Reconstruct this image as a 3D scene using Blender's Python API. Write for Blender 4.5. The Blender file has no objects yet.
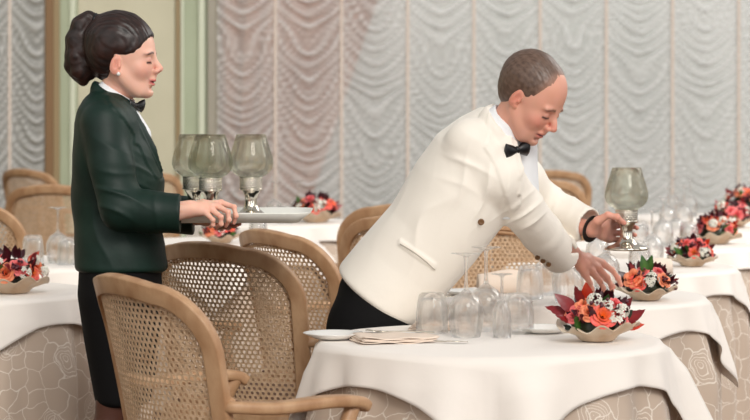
import bpy, bmesh, math, random
import numpy as np
from mathutils import Vector, Matrix, noise
PI = math.pi
SC = bpy.context.scene
COL = SC.collection
# ---------------------------------------------------------------- camera, world, sun, exposure
F = 2250.0          # focal length in pixels of the 750 px wide frame
HORIZON = 115.0
CAM_H = 1.35
def P(px, py, D):
    return Vector(((px-375.0)*D/F, D, CAM_H-(py-HORIZON)*D/F))
cam_data = bpy.data.cameras.new('camera')
cam = bpy.data.objects.new('camera', cam_data); COL.objects.link(cam)
cam.location = (0, 0, CAM_H); cam.rotation_euler = (PI/2, 0, 0)
cam_data.sensor_width = 36; cam_data.lens = F/750*36; cam_data.shift_y = -(210-HORIZON)/750
cam_data.clip_end = 200
cam_data.dof.use_dof = True; cam_data.dof.focus_distance = 6.4; cam_data.dof.aperture_fstop = 5.6
SC.camera = cam
world = bpy.data.worlds.new('daylight'); SC.world = world; world.use_nodes = True
wn = world.node_tree.nodes; wn['Background'].inputs[0].default_value = (1.0, 0.98, 0.955, 1)
wn['Background'].inputs[1].default_value = 1.0
def world_sky():
    # daylight all round, with bright bars added on the camera's side for highlights
    nt = world.node_tree; N, L = nt.nodes, nt.links
    tc = N.new('ShaderNodeTexCoord'); sp = N.new('ShaderNodeSeparateXYZ'); L.new(tc.outputs['Generated'], sp.inputs[0])
    def mth(op, a, b=None):
        m = N.new('ShaderNodeMath'); m.operation = op
        for k, v in enumerate((a, b)):
            if v is None: continue
            if isinstance(v, (int, float)): m.inputs[k].default_value = v
            else: L.new(v, m.inputs[k])
        return m.outputs[0]
    X, Y, Z = sp.outputs
    az = mth('ARCTAN2', X, mth('MULTIPLY', Y, -1))
    bars = mth('GREATER_THAN', mth('SINE', mth('MULTIPLY', az, 9)), -.15)
    m = mth('MULTIPLY', bars, mth('LESS_THAN', Y, .15)); m = mth('MULTIPLY', m, mth('GREATER_THAN', Z, .02)); m = mth('MULTIPLY', m, mth('LESS_THAN', Z, .62))
    st = mth('ADD', mth('MULTIPLY', m, 1.35), .40)
    L.new(st, N['Background'].inputs[1])
world_sky()
def lamp(name, kind, loc, target, energy, color, size=1.0, size_y=None):
    d = bpy.data.lights.new(name, kind); d.energy = energy; d.color = color
    if kind == 'AREA':
        d.size = size
        if size_y: d.shape = 'RECTANGLE'; d.size_y = size_y
    if kind == 'SUN': d.angle = size
    o = bpy.data.objects.new(name, d); COL.objects.link(o); o.location = loc
    o.rotation_euler = (Vector(target)-Vector(loc)).to_track_quat('-Z', 'Y').to_euler()
    return o
lamp('soft_sun', 'SUN', (4.0, -4, 9), (0.5, 7, 0.8), 1.75, (1.0, 0.96, 0.9), math.radians(22))  # broad sun from above the camera's right, no window modelled there
lamp('overhead_fill', 'AREA', (4.5, 10.5, 4.5), (1.0, 9.5, 0.8), 140, (1.0, 0.97, 0.93), 3.0, 3.0)  # added area fill from overhead
SC.view_settings.view_transform = 'Standard'; SC.view_settings.look = 'None'
SC.view_settings.gamma = 1; SC.view_settings.use_curve_mapping = False
SC.view_settings.exposure = 0.0
SC.cycles.max_bounces = 10; SC.cycles.transparent_max_bounces = 24; SC.cycles.transmission_bounces = 10
SC.cycles.caustics_refractive = True; SC.cycles.caustics_reflective = False
SC.cycles.sample_clamp_indirect = 4.0

# ---------------------------------------------------------------- helpers
def srgb(r, g, b):
    f = lambda c: (c/255/12.92) if c/255 <= .04045 else ((c/255+.055)/1.055)**2.4
    return (f(r), f(g), f(b), 1.0)
def new_mat(name):
    m = bpy.data.materials.new(name); m.use_nodes = True
    nt = m.node_tree; return m, nt, nt.nodes, nt.links, nt.nodes['Principled BSDF']
def mat(name, col, rough=.5, col2=None, nscale=20, metal=0, bump=0, bscale=60, sheen=0, sss=0, stretch=None, trans=0, coat=0, spec=None):
    m, nt, N, L, b = new_mat(name)
    b.inputs['Base Color'].default_value = col; b.inputs['Roughness'].default_value = rough; b.inputs['Metallic'].default_value = metal
    if spec is not None: b.inputs['Specular IOR Level'].default_value = spec
    if sheen: b.inputs['Sheen Weight'].default_value = sheen
    if sss:
        b.inputs['Subsurface Weight'].default_value = sss; b.inputs['Subsurface Radius'].default_value = (.012, .005, .003); b.inputs['Subsurface Scale'].default_value = 1
    if coat: b.inputs['Coat Weight'].default_value = coat
    if col2 or bump:
        tc = N.new('ShaderNodeTexCoord'); mp = N.new('ShaderNodeMapping'); L.new(tc.outputs['Object'], mp.inputs[0])
        if stretch: mp.inputs['Scale'].default_value = stretch
    if col2:
        n = N.new('ShaderNodeTexNoise'); n.inputs['Scale'].default_value = nscale; n.inputs['Detail'].default_value = 5
        L.new(mp.outputs[0], n.inputs['Vector'])
        r = N.new('ShaderNodeValToRGB'); r.color_ramp.elements[0].color = col; r.color_ramp.elements[1].color = col2
        r.color_ramp.elements[0].position = .35; r.color_ramp.elements[1].position = .68
        L.new(n.outputs[0], r.inputs[0]); L.new(r.outputs[0], b.inputs['Base Color'])
    if bump:
        n2 = N.new('ShaderNodeTexNoise'); n2.inputs['Scale'].default_value = bscale; n2.inputs['Detail'].default_value = 4
        L.new(mp.outputs[0], n2.inputs['Vector'])
        bp = N.new('ShaderNodeBump'); bp.inputs['Strength'].default_value = bump; bp.inputs['Distance'].default_value = .01
        L.new(n2.outputs[0], bp.inputs['Height']); L.new(bp.outputs[0], b.inputs['Normal'])
    return m
def attr_mat(name, rough=.5, sss=0, spec=.5, bump=0, bscale=300, trans=0):
    m, nt, N, L, b = new_mat(name)
    a = N.new('ShaderNodeAttribute'); a.attribute_name = 'Col'
    L.new(a.outputs['Color'], b.inputs['Base Color']); b.inputs['Roughness'].default_value = rough
    b.inputs['Specular IOR Level'].default_value = spec
    if sss:
        b.inputs['Subsurface Weight'].default_value = sss; b.inputs['Subsurface Radius'].default_value = (.010, .004, .002); b.inputs['Subsurface Scale'].default_value = 1
    if bump:
        n2 = N.new('ShaderNodeTexNoise'); n2.inputs['Scale'].default_value = bscale
        tc = N.new('ShaderNodeTexCoord'); L.new(tc.outputs['Object'], n2.inputs['Vector'])
        bp = N.new('ShaderNodeBump'); bp.inputs['Strength'].default_value = bump; bp.inputs['Distance'].default_value = .002
        L.new(n2.outputs[0], bp.inputs['Height']); L.new(bp.outputs[0], b.inputs['Normal'])
    return m
def glass_mat(name, tint, clear=.45, rough=0.0):
    m, nt, N, L, b = new_mat(name)
    g = N.new('ShaderNodeBsdfGlass'); g.inputs['Color'].default_value = tint; g.inputs['IOR'].default_value = 1.45; g.inputs['Roughness'].default_value = rough
    t = N.new('ShaderNodeBsdfTransparent'); t.inputs['Color'].default_value = tint
    mx = N.new('ShaderNodeMixShader'); mx.inputs[0].default_value = clear
    L.new(g.outputs[0], mx.inputs[1]); L.new(t.outputs[0], mx.inputs[2]); L.new(mx.outputs[0], N['Material Output'].inputs[0])
    return m
def mesh_obj(name, verts, faces, material, parent=None, smooth=True, cols=None):
    me = bpy.data.meshes.new(name)
    if isinstance(verts, np.ndarray): verts = verts.tolist()
    if isinstance(faces, np.ndarray): faces = faces.tolist()
    me.from_pydata([tuple(v) for v in verts], [], faces)
    me.validate(); me.update()
    if smooth: me.polygons.foreach_set('use_smooth', [True]*len(me.polygons))
    if cols is not None:
        a = me.color_attributes.new('Col', 'FLOAT_COLOR', 'POINT')
        c = np.ones((len(verts), 4), np.float32); c[:, :3] = np.asarray(cols)[:, :3]
        a.data.foreach_set('color', c.ravel())
    o = bpy.data.objects.new(name, me); COL.objects.link(o)
    for m in (material if isinstance(material, (list, tuple)) else [material]): me.materials.append(m)
    if parent: o.parent = parent
    return o
def tag(o, label=None, cat=None, group=None, kind=None):
    if label: o['label'] = label
    if cat: o['category'] = cat
    if group: o['group'] = group
    if kind: o['kind'] = kind
    return o
def empty(name, loc, rz=0.0):
    o = bpy.data.objects.new(name, None); COL.objects.link(o); o.location = loc; o.rotation_euler = (0, 0, rz); o.empty_display_size = .05
    return o
def copy_tree(o, parent=None):
    c = o.copy(); COL.objects.link(c)
    if parent: c.parent = parent
    for ch in list(o.children): copy_tree(ch, c)
    return c
class MB:
    def __init__(s): s.v = []; s.f = []
    def add(s, v, f):
        n = len(s.v); s.v += [tuple(x) for x in v]; s.f += [tuple(i+n for i in q) for q in f]; return s
    def box(s, x0, x1, y0, y1, z0, z1):
        v = [(x0,y0,z0),(x1,y0,z0),(x1,y1,z0),(x0,y1,z0),(x0,y0,z1),(x1,y0,z1),(x1,y1,z1),(x0,y1,z1)]
        return s.add(v, [(0,3,2,1),(4,5,6,7),(0,1,5,4),(1,2,6,5),(2,3,7,6),(3,0,4,7)])
    def lathe(s, prof, n=32, c=(0,0,0), closed=False):
        v = []; f = []
        for r, z in prof:
            for i in range(n):
                a = 2*PI*i/n; v.append((c[0]+r*math.cos(a), c[1]+r*math.sin(a), c[2]+z))
        m = len(prof)
        for j in range(m if closed else m-1):
            k = (j+1) % m
            for i in range(n):
                i2 = (i+1) % n; f.append((j*n+i, j*n+i2, k*n+i2, k*n+i))
        return s.add(v, f)
    def sweep(s, pts, sec, up=Vector((0,0,1)), closed=False, caps=True):
        # sec(i, t) -> list of (a, b) offsets along side / up-ish normals
        pts = [Vector(p) for p in pts]; n = len(pts); v = []; f = []; m = None
        for i, p in enumerate(pts):
            if closed: t = pts[(i+1) % n]-pts[i-1]
            else: t = pts[min(i+1, n-1)]-pts[max(i-1, 0)]
            t.normalize()
            u = up(i) if callable(up) else up
            a = t.cross(u)
            if a.length < 1e-4: a = t.cross(Vector((0, 1, 0)))
            a.normalize(); b = a.cross(t).normalized()
            ss = sec(i, i/(n-1)); m = len(ss)
            for x, y in ss: v.append(p+a*x+b*y)
        for i in range(n if closed else n-1):
            k = (i+1) % n
            for j in range(m):
                j2 = (j+1) % m; f.append((i*m+j, i*m+j2, k*m+j2, k*m+j))
        if caps and not closed:
            f.append(tuple(range(m))[::-1]); f.append(tuple((n-1)*m+j for j in range(m)))
        return s.add(v, f)
    def tube(s, pts, r, seg=8, **k):
        rr = r if callable(r) else (lambda t: r)
        return s.sweep(pts, lambda i, t: [(rr(t)*math.cos(2*PI*j/seg), rr(t)*math.sin(2*PI*j/seg)) for j in range(seg)], **k)
    def build(s, name, m, parent=None, smooth=True, sub=0, bevel=0):
        o = mesh_obj(name, s.v, s.f, m, parent, smooth)
        if bevel:
            md = o.modifiers.new('bevel', 'BEVEL'); md.width = bevel; md.segments = 2; md.limit_method = 'ANGLE'
        if sub:
            md = o.modifiers.new('sub', 'SUBSURF'); md.levels = sub; md.render_levels = sub
        return o
def rsec(w, h, k=.35, seg=3):
    # rounded rectangle section, half sizes w,h
    r = min(w, h)*k*2; out = []
    for cx, cy, a0 in ((w-r, h-r, 0), (-w+r, h-r, PI/2), (-w+r, -h+r, PI), (w-r, -h+r, 1.5*PI)):
        for q in range(seg+1):
            a = a0+PI/2*q/seg; out.append((cx+r*math.cos(a), cy+r*math.sin(a)))
    return out
def catmull(pts, n=8):
    pts = [Vector(p) for p in pts]; out = []
    for i in range(len(pts)-1):
        p0 = pts[max(i-1, 0)]; p1 = pts[i]; p2 = pts[i+1]; p3 = pts[min(i+2, len(pts)-1)]
        for k in range(n):
            t = k/n
            out.append(.5*((2*p1)+(-p0+p2)*t+(2*p0-5*p1+4*p2-p3)*t*t+(-p0+3*p1-3*p2+p3)*t**3))
    out.append(pts[-1]); return out

# ---------------------------------------------------------------- materials
M = {}
M['overcloth'] = mat('cream_table_linen', srgb(244, 236, 228), .75, sheen=.3, bump=.08, bscale=25)
M['jacket_white'] = mat('ivory_jacket_wool', srgb(246, 239, 228), .8, sheen=.3, bump=.25, bscale=9)
M['jacket_green'] = mat('dark_green_wool', srgb(14, 42, 34), .55, col2=srgb(10, 34, 28), nscale=12, sheen=.0, spec=.35, bump=.25, bscale=12)
M['black_cloth'] = mat('black_wool', srgb(12, 11, 12), .85, bump=.2, bscale=12, spec=.2)
M['satin'] = mat('black_satin', srgb(10, 12, 16), .4)
M['shirt'] = mat('white_shirt_cotton', srgb(240, 242, 245), .8)
M['wood'] = mat('limed_oak', srgb(196, 158, 122), .45, col2=srgb(168, 126, 90), nscale=7, bump=.1, bscale=90, stretch=(3, 3, 1.5))
M['cane'] = mat('woven_cane', srgb(218, 188, 156), .55, col2=srgb(196, 162, 128), nscale=60, bump=.4, bscale=400)
M['cushion'] = mat('brown_seat_fabric', srgb(112, 82, 60), .9, bump=.2, bscale=200)
M['silver'] = mat('polished_silver', srgb(225, 218, 205), .16, metal=1)
M['gold'] = mat('brass', srgb(190, 150, 80), .25, metal=1)
M['button'] = mat('brown_horn', srgb(110, 75, 40), .3)
M['china'] = mat('white_porcelain', srgb(238, 236, 232), .15, coat=.5)
M['tray'] = mat('white_tray_lacquer', srgb(242, 242, 235), .3)
M['glass'] = glass_mat('clear_glass', (1, 1, 1, 1), .55)
M['smoke_glass'] = glass_mat('smoky_green_glass', (.92, .925, .89, 1), .66)
M['bowl'] = mat('cream_glazed_ceramic', srgb(214, 200, 180), .35, col2=srgb(188, 160, 132), nscale=14, coat=.3)
M['napkin'] = mat('beige_napkin_linen', srgb(232, 214, 198), .85, bump=.15, bscale=40)
M['frame_brown'] = mat('brown_painted_wood', srgb(128, 98, 66), .5)
M['wall_green'] = mat('sage_wall_paint', srgb(172, 180, 154), .6, col2=srgb(164, 172, 146), nscale=2)
M['wall_cream'] = mat('cream_panel_paint', srgb(200, 195, 170), .6, col2=srgb(192, 187, 162), nscale=2)
M['trim_pale'] = mat('pale_trim_paint', srgb(205, 210, 188), .5)
M['trim_tan'] = mat('tan_trim_paint', srgb(150, 130, 96), .5)
M['trim_grey'] = mat('grey_trim_paint', srgb(158, 152, 138), .5)
M['floor'] = mat('brown_carpet', srgb(104, 78, 58), .95, col2=srgb(88, 64, 48), nscale=30, bump=.3, bscale=300)
M['backing_dark'] = mat('backlit_dark_tone', srgb(118, 112, 96), .9)
M['backing_pink'] = mat('backlit_pink_tone', srgb(190, 142, 120), .9, col2=srgb(160, 112, 94), nscale=1.2)
M['backing_grey'] = mat('backlit_grey_tone', srgb(214, 216, 212), .9, col2=srgb(190, 195, 190), nscale=.8)
M['leather'] = mat('black_leather', srgb(14, 12, 12), .35)
def curtain_mat():
    m, nt, N, L, b = new_mat('sheer_voile')
    b.inputs['Base Color'].default_value = srgb(240, 241, 240); b.inputs['Roughness'].default_value = .8
    tl = N.new('ShaderNodeBsdfTranslucent'); tl.inputs[0].default_value = srgb(246, 246, 246)
    tr = N.new('ShaderNodeBsdfTransparent')
    m1 = N.new('ShaderNodeMixShader'); m1.inputs[0].default_value = .4; L.new(b.outputs[0], m1.inputs[1]); L.new(tl.outputs[0], m1.inputs[2])
    at = N.new('ShaderNodeAttribute'); at.attribute_name = 'Col'; mr = N.new('ShaderNodeMapRange'); mr.inputs['To Min'].default_value = .62; mr.inputs['To Max'].default_value = .04; L.new(at.outputs['Fac'], mr.inputs['Value'])
    m2 = N.new('ShaderNodeMixShader'); L.new(mr.outputs[0], m2.inputs[0]); L.new(m1.outputs[0], m2.inputs[1]); L.new(tr.outputs[0], m2.inputs[2])
    L.new(m2.outputs[0], N['Material Output'].inputs[0]); return m
M['voile'] = curtain_mat()
def damask_mat():
    m, nt, N, L, b = new_mat('beige_rose_damask')
    uv = N.new('ShaderNodeUVMap')
    nz = N.new('ShaderNodeTexNoise'); nz.inputs['Scale'].default_value = 9; nz.inputs['Detail'].default_value = 2
    L.new(uv.outputs[0], nz.inputs['Vector'])
    mixv = N.new('ShaderNodeVectorMath'); mixv.operation = 'SCALE'; mixv.inputs['Scale'].default_value = .11
    sub = N.new('ShaderNodeVectorMath'); sub.operation = 'SUBTRACT'; sub.inputs[1].default_value = (.5, .5, .5)
    L.new(nz.outputs['Color'], sub.inputs[0]); L.new(sub.outputs[0], mixv.inputs[0])
    add = N.new('ShaderNodeVectorMath'); L.new(uv.outputs[0], add.inputs[0]); L.new(mixv.outputs[0], add.inputs[1])
    v1 = N.new('ShaderNodeTexVoronoi'); v1.voronoi_dimensions = '2D'; v1.feature = 'F1'; v1.inputs['Scale'].default_value = 5.2; v1.inputs['Randomness'].default_value = .6
    L.new(add.outputs[0], v1.inputs['Vector'])
    # petals: rings about each rose centre, broken up by a finer cell pattern
    v2 = N.new('ShaderNodeTexVoronoi'); v2.voronoi_dimensions = '2D'; v2.feature = 'DISTANCE_TO_EDGE'; v2.inputs['Scale'].default_value = 15
    L.new(add.outputs[0], v2.inputs['Vector'])
    mul = N.new('ShaderNodeMath'); mul.operation = 'MULTIPLY'; mul.inputs[1].default_value = 58; L.new(v1.outputs['Distance'], mul.inputs[0])
    sn = N.new('ShaderNodeMath'); sn.operation = 'SINE'; L.new(mul.outputs[0], sn.inputs[0])
    ab = N.new('ShaderNodeMath'); ab.operation = 'ABSOLUTE'; L.new(sn.outputs[0], ab.inputs[0])
    l1 = N.new('ShaderNodeMath'); l1.operation = 'LESS_THAN'; l1.inputs[1].default_value = .33; L.new(ab.outputs[0], l1.inputs[0])
    near = N.new('ShaderNodeMath'); near.operation = 'LESS_THAN'; near.inputs[1].default_value = .24; L.new(v1.outputs['Distance'], near.inputs[0])
    rg = N.new('ShaderNodeMath'); rg.operation = 'MULTIPLY'; L.new(l1.outputs[0], rg.inputs[0]); L.new(near.outputs[0], rg.inputs[1])
    l2 = N.new('ShaderNodeMath'); l2.operation = 'LESS_THAN'; l2.inputs[1].default_value = .026; L.new(v2.outputs['Distance'], l2.inputs[0])
    mx = N.new('ShaderNodeMath'); mx.operation = 'MAXIMUM'; L.new(rg.outputs[0], mx.inputs[0]); L.new(l2.outputs[0], mx.inputs[1])
    mc = N.new('ShaderNodeMix'); mc.data_type = 'RGBA'; L.new(mx.outputs[0], mc.inputs['Factor'])
    mc.inputs['A'].default_value = srgb(196, 176, 158); mc.inputs['B'].default_value = srgb(228, 217, 205)
    L.new(mc.outputs['Result'], b.inputs['Base Color']); b.inputs['Roughness'].default_value = .6; b.inputs['Sheen Weight'].default_value = .3
    return m
M['damask'] = damask_mat()
M['petal'] = attr_mat('petal', .5)
M['leaf'] = attr_mat('leaf', .35, spec=.5)
M['skin'] = attr_mat('skin', .45, sss=.25, spec=.4, bump=.15, bscale=350)

# ---------------------------------------------------------------- the setting
BACK = 18.0
def bX(px, D=BACK): return (px-375)*D/F
fl = MB().box(-7, 9, -2, 24, -.05, 0).build('floor', M['floor'], smooth=False); tag(fl, 'brown carpeted dining room floor', 'floor', kind='structure')
WT = 3.3
w = MB().box(bX(45), bX(217), BACK, BACK+.25, 0, WT).build('wall_left', M['wall_green'], smooth=False); tag(w, 'sage green panelled wall behind the waitress', 'wall', kind='structure')
w = MB().box(-5.25, -5.0, 3, BACK+.25, 0, WT).build('wall_side', M['wall_cream'], smooth=False); tag(w, 'cream side wall left of the dining room, outside the frame', 'wall', kind='structure')
def trim(name, x0, x1, m, y0=-.03, z0=.0, z1=WT, label=''):
    o = MB().box(bX(x0), bX(x1), BACK+y0, BACK-.001, z0, z1).build(name, m, smooth=False, bevel=.004); tag(o, label, 'trim', kind='structure'); return o
trim('trim_1', 46, 54, M['frame_brown'], -.05, label='dark brown upright frame at left window')
trim('trim_2', 54, 60, M['trim_tan'], -.04, label='tan upright moulding beside brown frame')
trim('trim_3', 70.5, 76, M['trim_pale'], -.03, label='pale upright moulding left of the waitress')
trim('trim_4', 176, 180.5, M['trim_tan'], -.03, label='narrow tan upright moulding right of waitress')
trim('trim_5', 181, 184, M['trim_pale'], -.03, label='narrow pale upright moulding')
trim('trim_6', 199, 205, M['trim_pale'], -.04, label='pale upright moulding near the curtain')
trim('trim_7', 208, 217, M['trim_grey'], -.05, label='grey upright frame beside the swagged curtain')
w = MB().box(bX(78), bX(175), BACK-.012, BACK-.001, .1, WT-.1).build('wall_panel', M['wall_cream'], smooth=False, bevel=.004); tag(w, 'cream wall panel behind the waitress', 'wall panel', kind='structure')
# beyond the voile: sheets added to give it backlit tones, pinkish one first
v = []; f = []
for i in range(61):
    for j in range(41):
        t = j/40; u = i/60; xa = bX(214-6*t); xb = bX(282+138*t); v.append((xa+(xb-xa)*u, BACK+.45+.035*math.sin(u*46+t*2), .02+(WT-.02)*t))
for i in range(60):
    for j in range(40): a = i*41+j; f.append((a, a+41, a+42, a+1))
o = mesh_obj('added_pink_sheet', v, f, M['backing_pink']); sm = o.modifiers.new('s', 'SOLIDIFY'); sm.thickness = .004; tag(o, 'pinkish brown sheet added behind the voile for its backlit tone, right of the smoky shades', 'curtain')
w = MB().box(bX(-120), bX(119), BACK+1.0, BACK+1.15, 0, WT).build('added_dark_sheet', M['backing_dark'], smooth=False); tag(w, 'dark olive sheet added beyond the voile to darken it at the left edge', 'wall', kind='structure')  # plane added to make the left voile look darker
w = MB().box(bX(120), bX(840), BACK+1.6, BACK+1.75, 0, WT).build('added_grey_sheet', M['backing_grey'], smooth=False); tag(w, 'pale grey sheet added behind the voile to set its brightness', 'wall', kind='structure')  # panel added to hold back the bright sky behind the voile
def curtain(name, px0, px1, pitch_px, label, phase=0.0, sag=.27):
    x0, x1 = bX(px0), bX(px1); pit = pitch_px*BACK/F
    nx = int((x1-x0)/pit*18); nz = 300; rnd = random.Random(5)
    first = (phase*BACK/F)
    zz = np.linspace(.05, WT, nz); xx = np.linspace(x0, x1, nx)
    X, Z = np.meshgrid(xx, zz)
    u = (X-x0-first)/pit; col = np.floor(u); t = u-col
    rs = np.array([rnd.random() for _ in range(60)])
    ci = (col.astype(int)+5) % 60
    s = 1-np.abs(2*t-1)**1.45
    lam = .112
    wob = .035*np.sin(Z*7+rs[ci]*30)+.02*np.sin(Z*17+rs[ci]*50)
    ph = (Z+sag*s*(1+.25*np.sin(Z*5+rs[ci]*20))+wob)/lam
    big = .6+.6*np.sin(Z*3.1+rs[ci]*40)*np.sin(Z*7.7+X*4)
    def ridge(p): return (1-np.abs(np.sin(PI*p)))**1.5*2-.75
    b1 = ridge(ph); b2 = ridge(ph*1.63+X*1.9+rs[ci]*6); b3 = ridge(ph*2.7-X*4+rs[ci]*19)
    body = b1*(.7+.3*big)+.55*big*b2+.35*b3
    amp = .015*(s**.6)+.004
    Y = BACK-.08-amp*body-.03*s
    dens = np.clip(.42+.42*b1+.32*b2+.22*b3+.4*(1-s)**3, 0, 1)
    # gathered near the tapes
    Y += .006*np.sin(Z*2*PI/.035)*(1-s)**6
    v = np.stack([X, Y, Z], -1).reshape(-1, 3)
    idx = np.arange(nx*nz).reshape(nz, nx)
    f = np.stack([idx[:-1, :-1], idx[:-1, 1:], idx[1:, 1:], idx[1:, :-1]], -1).reshape(-1, 4)
    dv = dens.reshape(-1, 1).repeat(3, 1); o = mesh_obj(name, v, f, M['voile'], cols=dv); tag(o, label, 'curtain')
    k = 0; x = x0+first
    while x < x1:
        if x > x0:
            MB().box(x-.012, x+.012, BACK-.115, BACK-.112, .05, WT).build('gathering_tape', M['tape'], o, smooth=False)
        x += pit
    return o
M['tape'] = mat('pinkish_tape', srgb(214, 200, 188), .8)
curtain('curtain', 218, 800, 65.8, 'wide pale swagged voile curtain behind the waiter', phase=276-218-65.8)
curtain('curtain', -60, 46, 52, 'swagged voile curtain at the far left edge', phase=20)

# ---------------------------------------------------------------- tables and linen
TH = .75
TR = .45
def under_r(th, d, seed):
    # radius of the floor-length cloth at angle th, drop d below the table top
    q = min(1, d/.25)
    wv = math.sin(13*th+seed)+.5*math.sin(7*th+seed*2.3)+.35*math.sin(23*th+seed*.7)
    return TR+.006+.022*d+q*.022*(wv+1.3)
def table(loc, rot, seed, names):
    cx, cy = loc
    t = empty('round_table', (cx, cy, 0)); tag(t, names[0], 'table', 'round dining tables')
    MB().lathe([(.001, TH-.03), (TR-.01, TH-.03), (TR-.004, TH-.02), (TR-.004, TH-.012), (TR-.01, TH-.006), (.001, TH-.006)], 48).build('tabletop', M['wood'], t)
    MB().lathe([(.001, 0), (.22, 0), (.22, .02), (.05, .06), (.035, .12), (.035, TH-.05), (.08, TH-.03), (.001, TH-.03)], 24).build('pedestal', M['wood'], t)
    # floor length patterned cloth
    n = 220; v = []; f = []; uvs = []
    rings = [(k*TR/6, 0) for k in range(1, 6)]+[(TR-.012, 0), (TR-.004, .002), (TR+.004, .009)]+[(None, d) for d in (.02, .04, .07, .1, .15, .2, .25, .32, .4, .48, .56, .65, TH-.012)]
    v.append((0, 0, TH-.004)); uvs.append((0, 0))
    for r, d in rings:
        for i in range(n):
            th = 2*PI*i/n; rr = r if r is not None else under_r(th, d, seed)
            v.append((rr*math.cos(th), rr*math.sin(th), TH-.004-d)); uvs.append((th*.52, (r if r is not None else TR+d)))
    for i in range(n): f.append((0, 1+i, 1+(i+1) % n))
    for j in range(len(rings)-1):
        for i in range(n):
            f.append((1+j*n+i, 1+(j+1)*n+i, 1+(j+1)*n+(i+1) % n, 1+j*n+(i+1) % n))
    o = mesh_obj('patterned_tablecloth', v, f, M['damask']); o.location = (cx, cy, 0)
    uvl = o.data.uv_layers.new(name='UVMap')
    for lp in o.data.loops:
        uvl.data[lp.index].uv = uvs[lp.vertex_index]
    # avoid the seam of the angle
    for pg in o.data.polygons:
        us = [uvl.data[li].uv[0] for li in pg.loop_indices]
        if max(us)-min(us) > 1:
            for li in pg.loop_indices:
                if uvl.data[li].uv[0] < 1: uvl.data[li].uv[0] += 2*PI*.52
    tag(o, names[1], 'tablecloth', 'floor-length patterned tablecloths')
    # square overcloth
    a = .538; n = 256; v = [(0, 0, TH+.002)]; f = []
    top = [k*TR/6 for k in range(1, 6)]+[TR-.01]
    for r in top:
        for i in range(n):
            th = 2*PI*i/n; v.append((r*math.cos(th), r*math.sin(th), TH+.002+.0015*math.sin(5*th+seed)*(r/TR)))
    steps = 15
    for k in range(steps+1):
        q = (k/steps)**1.3
        for i in range(n):
            th = 2*PI*i/n; ph = th-rot
            m8 = max(abs(math.cos(ph)), abs(math.sin(ph)))
            reach = a/m8-TR; reach = min(reach, .315)
            d = .004+q*(reach-.004)
            # soft folds that deepen towards each corner
            fold = math.sin(9*th+seed*1.7)*.5+math.sin(15*th+seed*3.1)*.3+.25*math.sin(21*th+seed)
            cornerness = (reach/.31)**2
            rr = under_r(th, d, seed)+.010+.02*d+max(0, fold+.55)*(.02+.065*d/.3)*min(1, d/.08)*(.35+.9*cornerness)*.62
            if k == 0: rr = TR+.002
            if k == 1: rr = min(rr, TR+.011)
            zz = TH+.002-d*(.985 if k else 1)
            v.append((rr*math.cos(th), rr*math.sin(th), zz+(.0 if k else .003)))
    R = len(top)+steps+1
    for i in range(n): f.append((0, 1+i, 1+(i+1) % n))
    for j in range(R-1):
        for i in range(n): f.append((1+j*n+i, 1+(j+1)*n+i, 1+(j+1)*n+(i+1) % n, 1+j*n+(i+1) % n))
    o = mesh_obj('square_overcloth', v, f, M['overcloth']); o.location = (cx, cy, 0)
    sm = o.modifiers.new('s', 'SOLIDIFY'); sm.thickness = .0012; sm.offset = 1
    tag(o, names[2], 'tablecloth', 'white square overcloths')
def Ti(i): return (.307+.33*i, 6.0+1.45*i)
TABLES = [
    (Ti(0), PI/4, 1.0, 'the nearest table in front of the waiter'),
    (Ti(1), PI/4, 2.2, "the table under the waiter's hands, second in the right row"),
    (Ti(2), PI/4, 4.1, 'the third table of the right row'),
    (Ti(3), PI/4, 5.3, 'the fourth table of the right row'),
    (Ti(4), PI/4, .4, 'the fifth table of the right row'),
    (Ti(5), PI/4, 3.3, 'the sixth and farthest table of the right row'),
    ((-1.42, 7.65), PI/4+.15, 2.9, 'the nearest table at the left edge'),
    ((-1.42, 9.15), PI/4, 1.9, 'the table behind the left one, with upturned glasses'),
    ((-.72, 10.6), PI/4, .9, "the table behind the tray and the waitress's hand"),
    ((-.56, 12.6), PI/4-.1, 4.9, 'the table with an orange bouquet below the curtain'),
]
for loc, rot, seed, wh in TABLES:
    table(loc, rot, seed, ('round table hidden under cloths, '+wh, 'beige rose-patterned floor-length cloth on '+wh, 'white square cloth on '+wh))
ZT = TH+.0045

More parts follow.
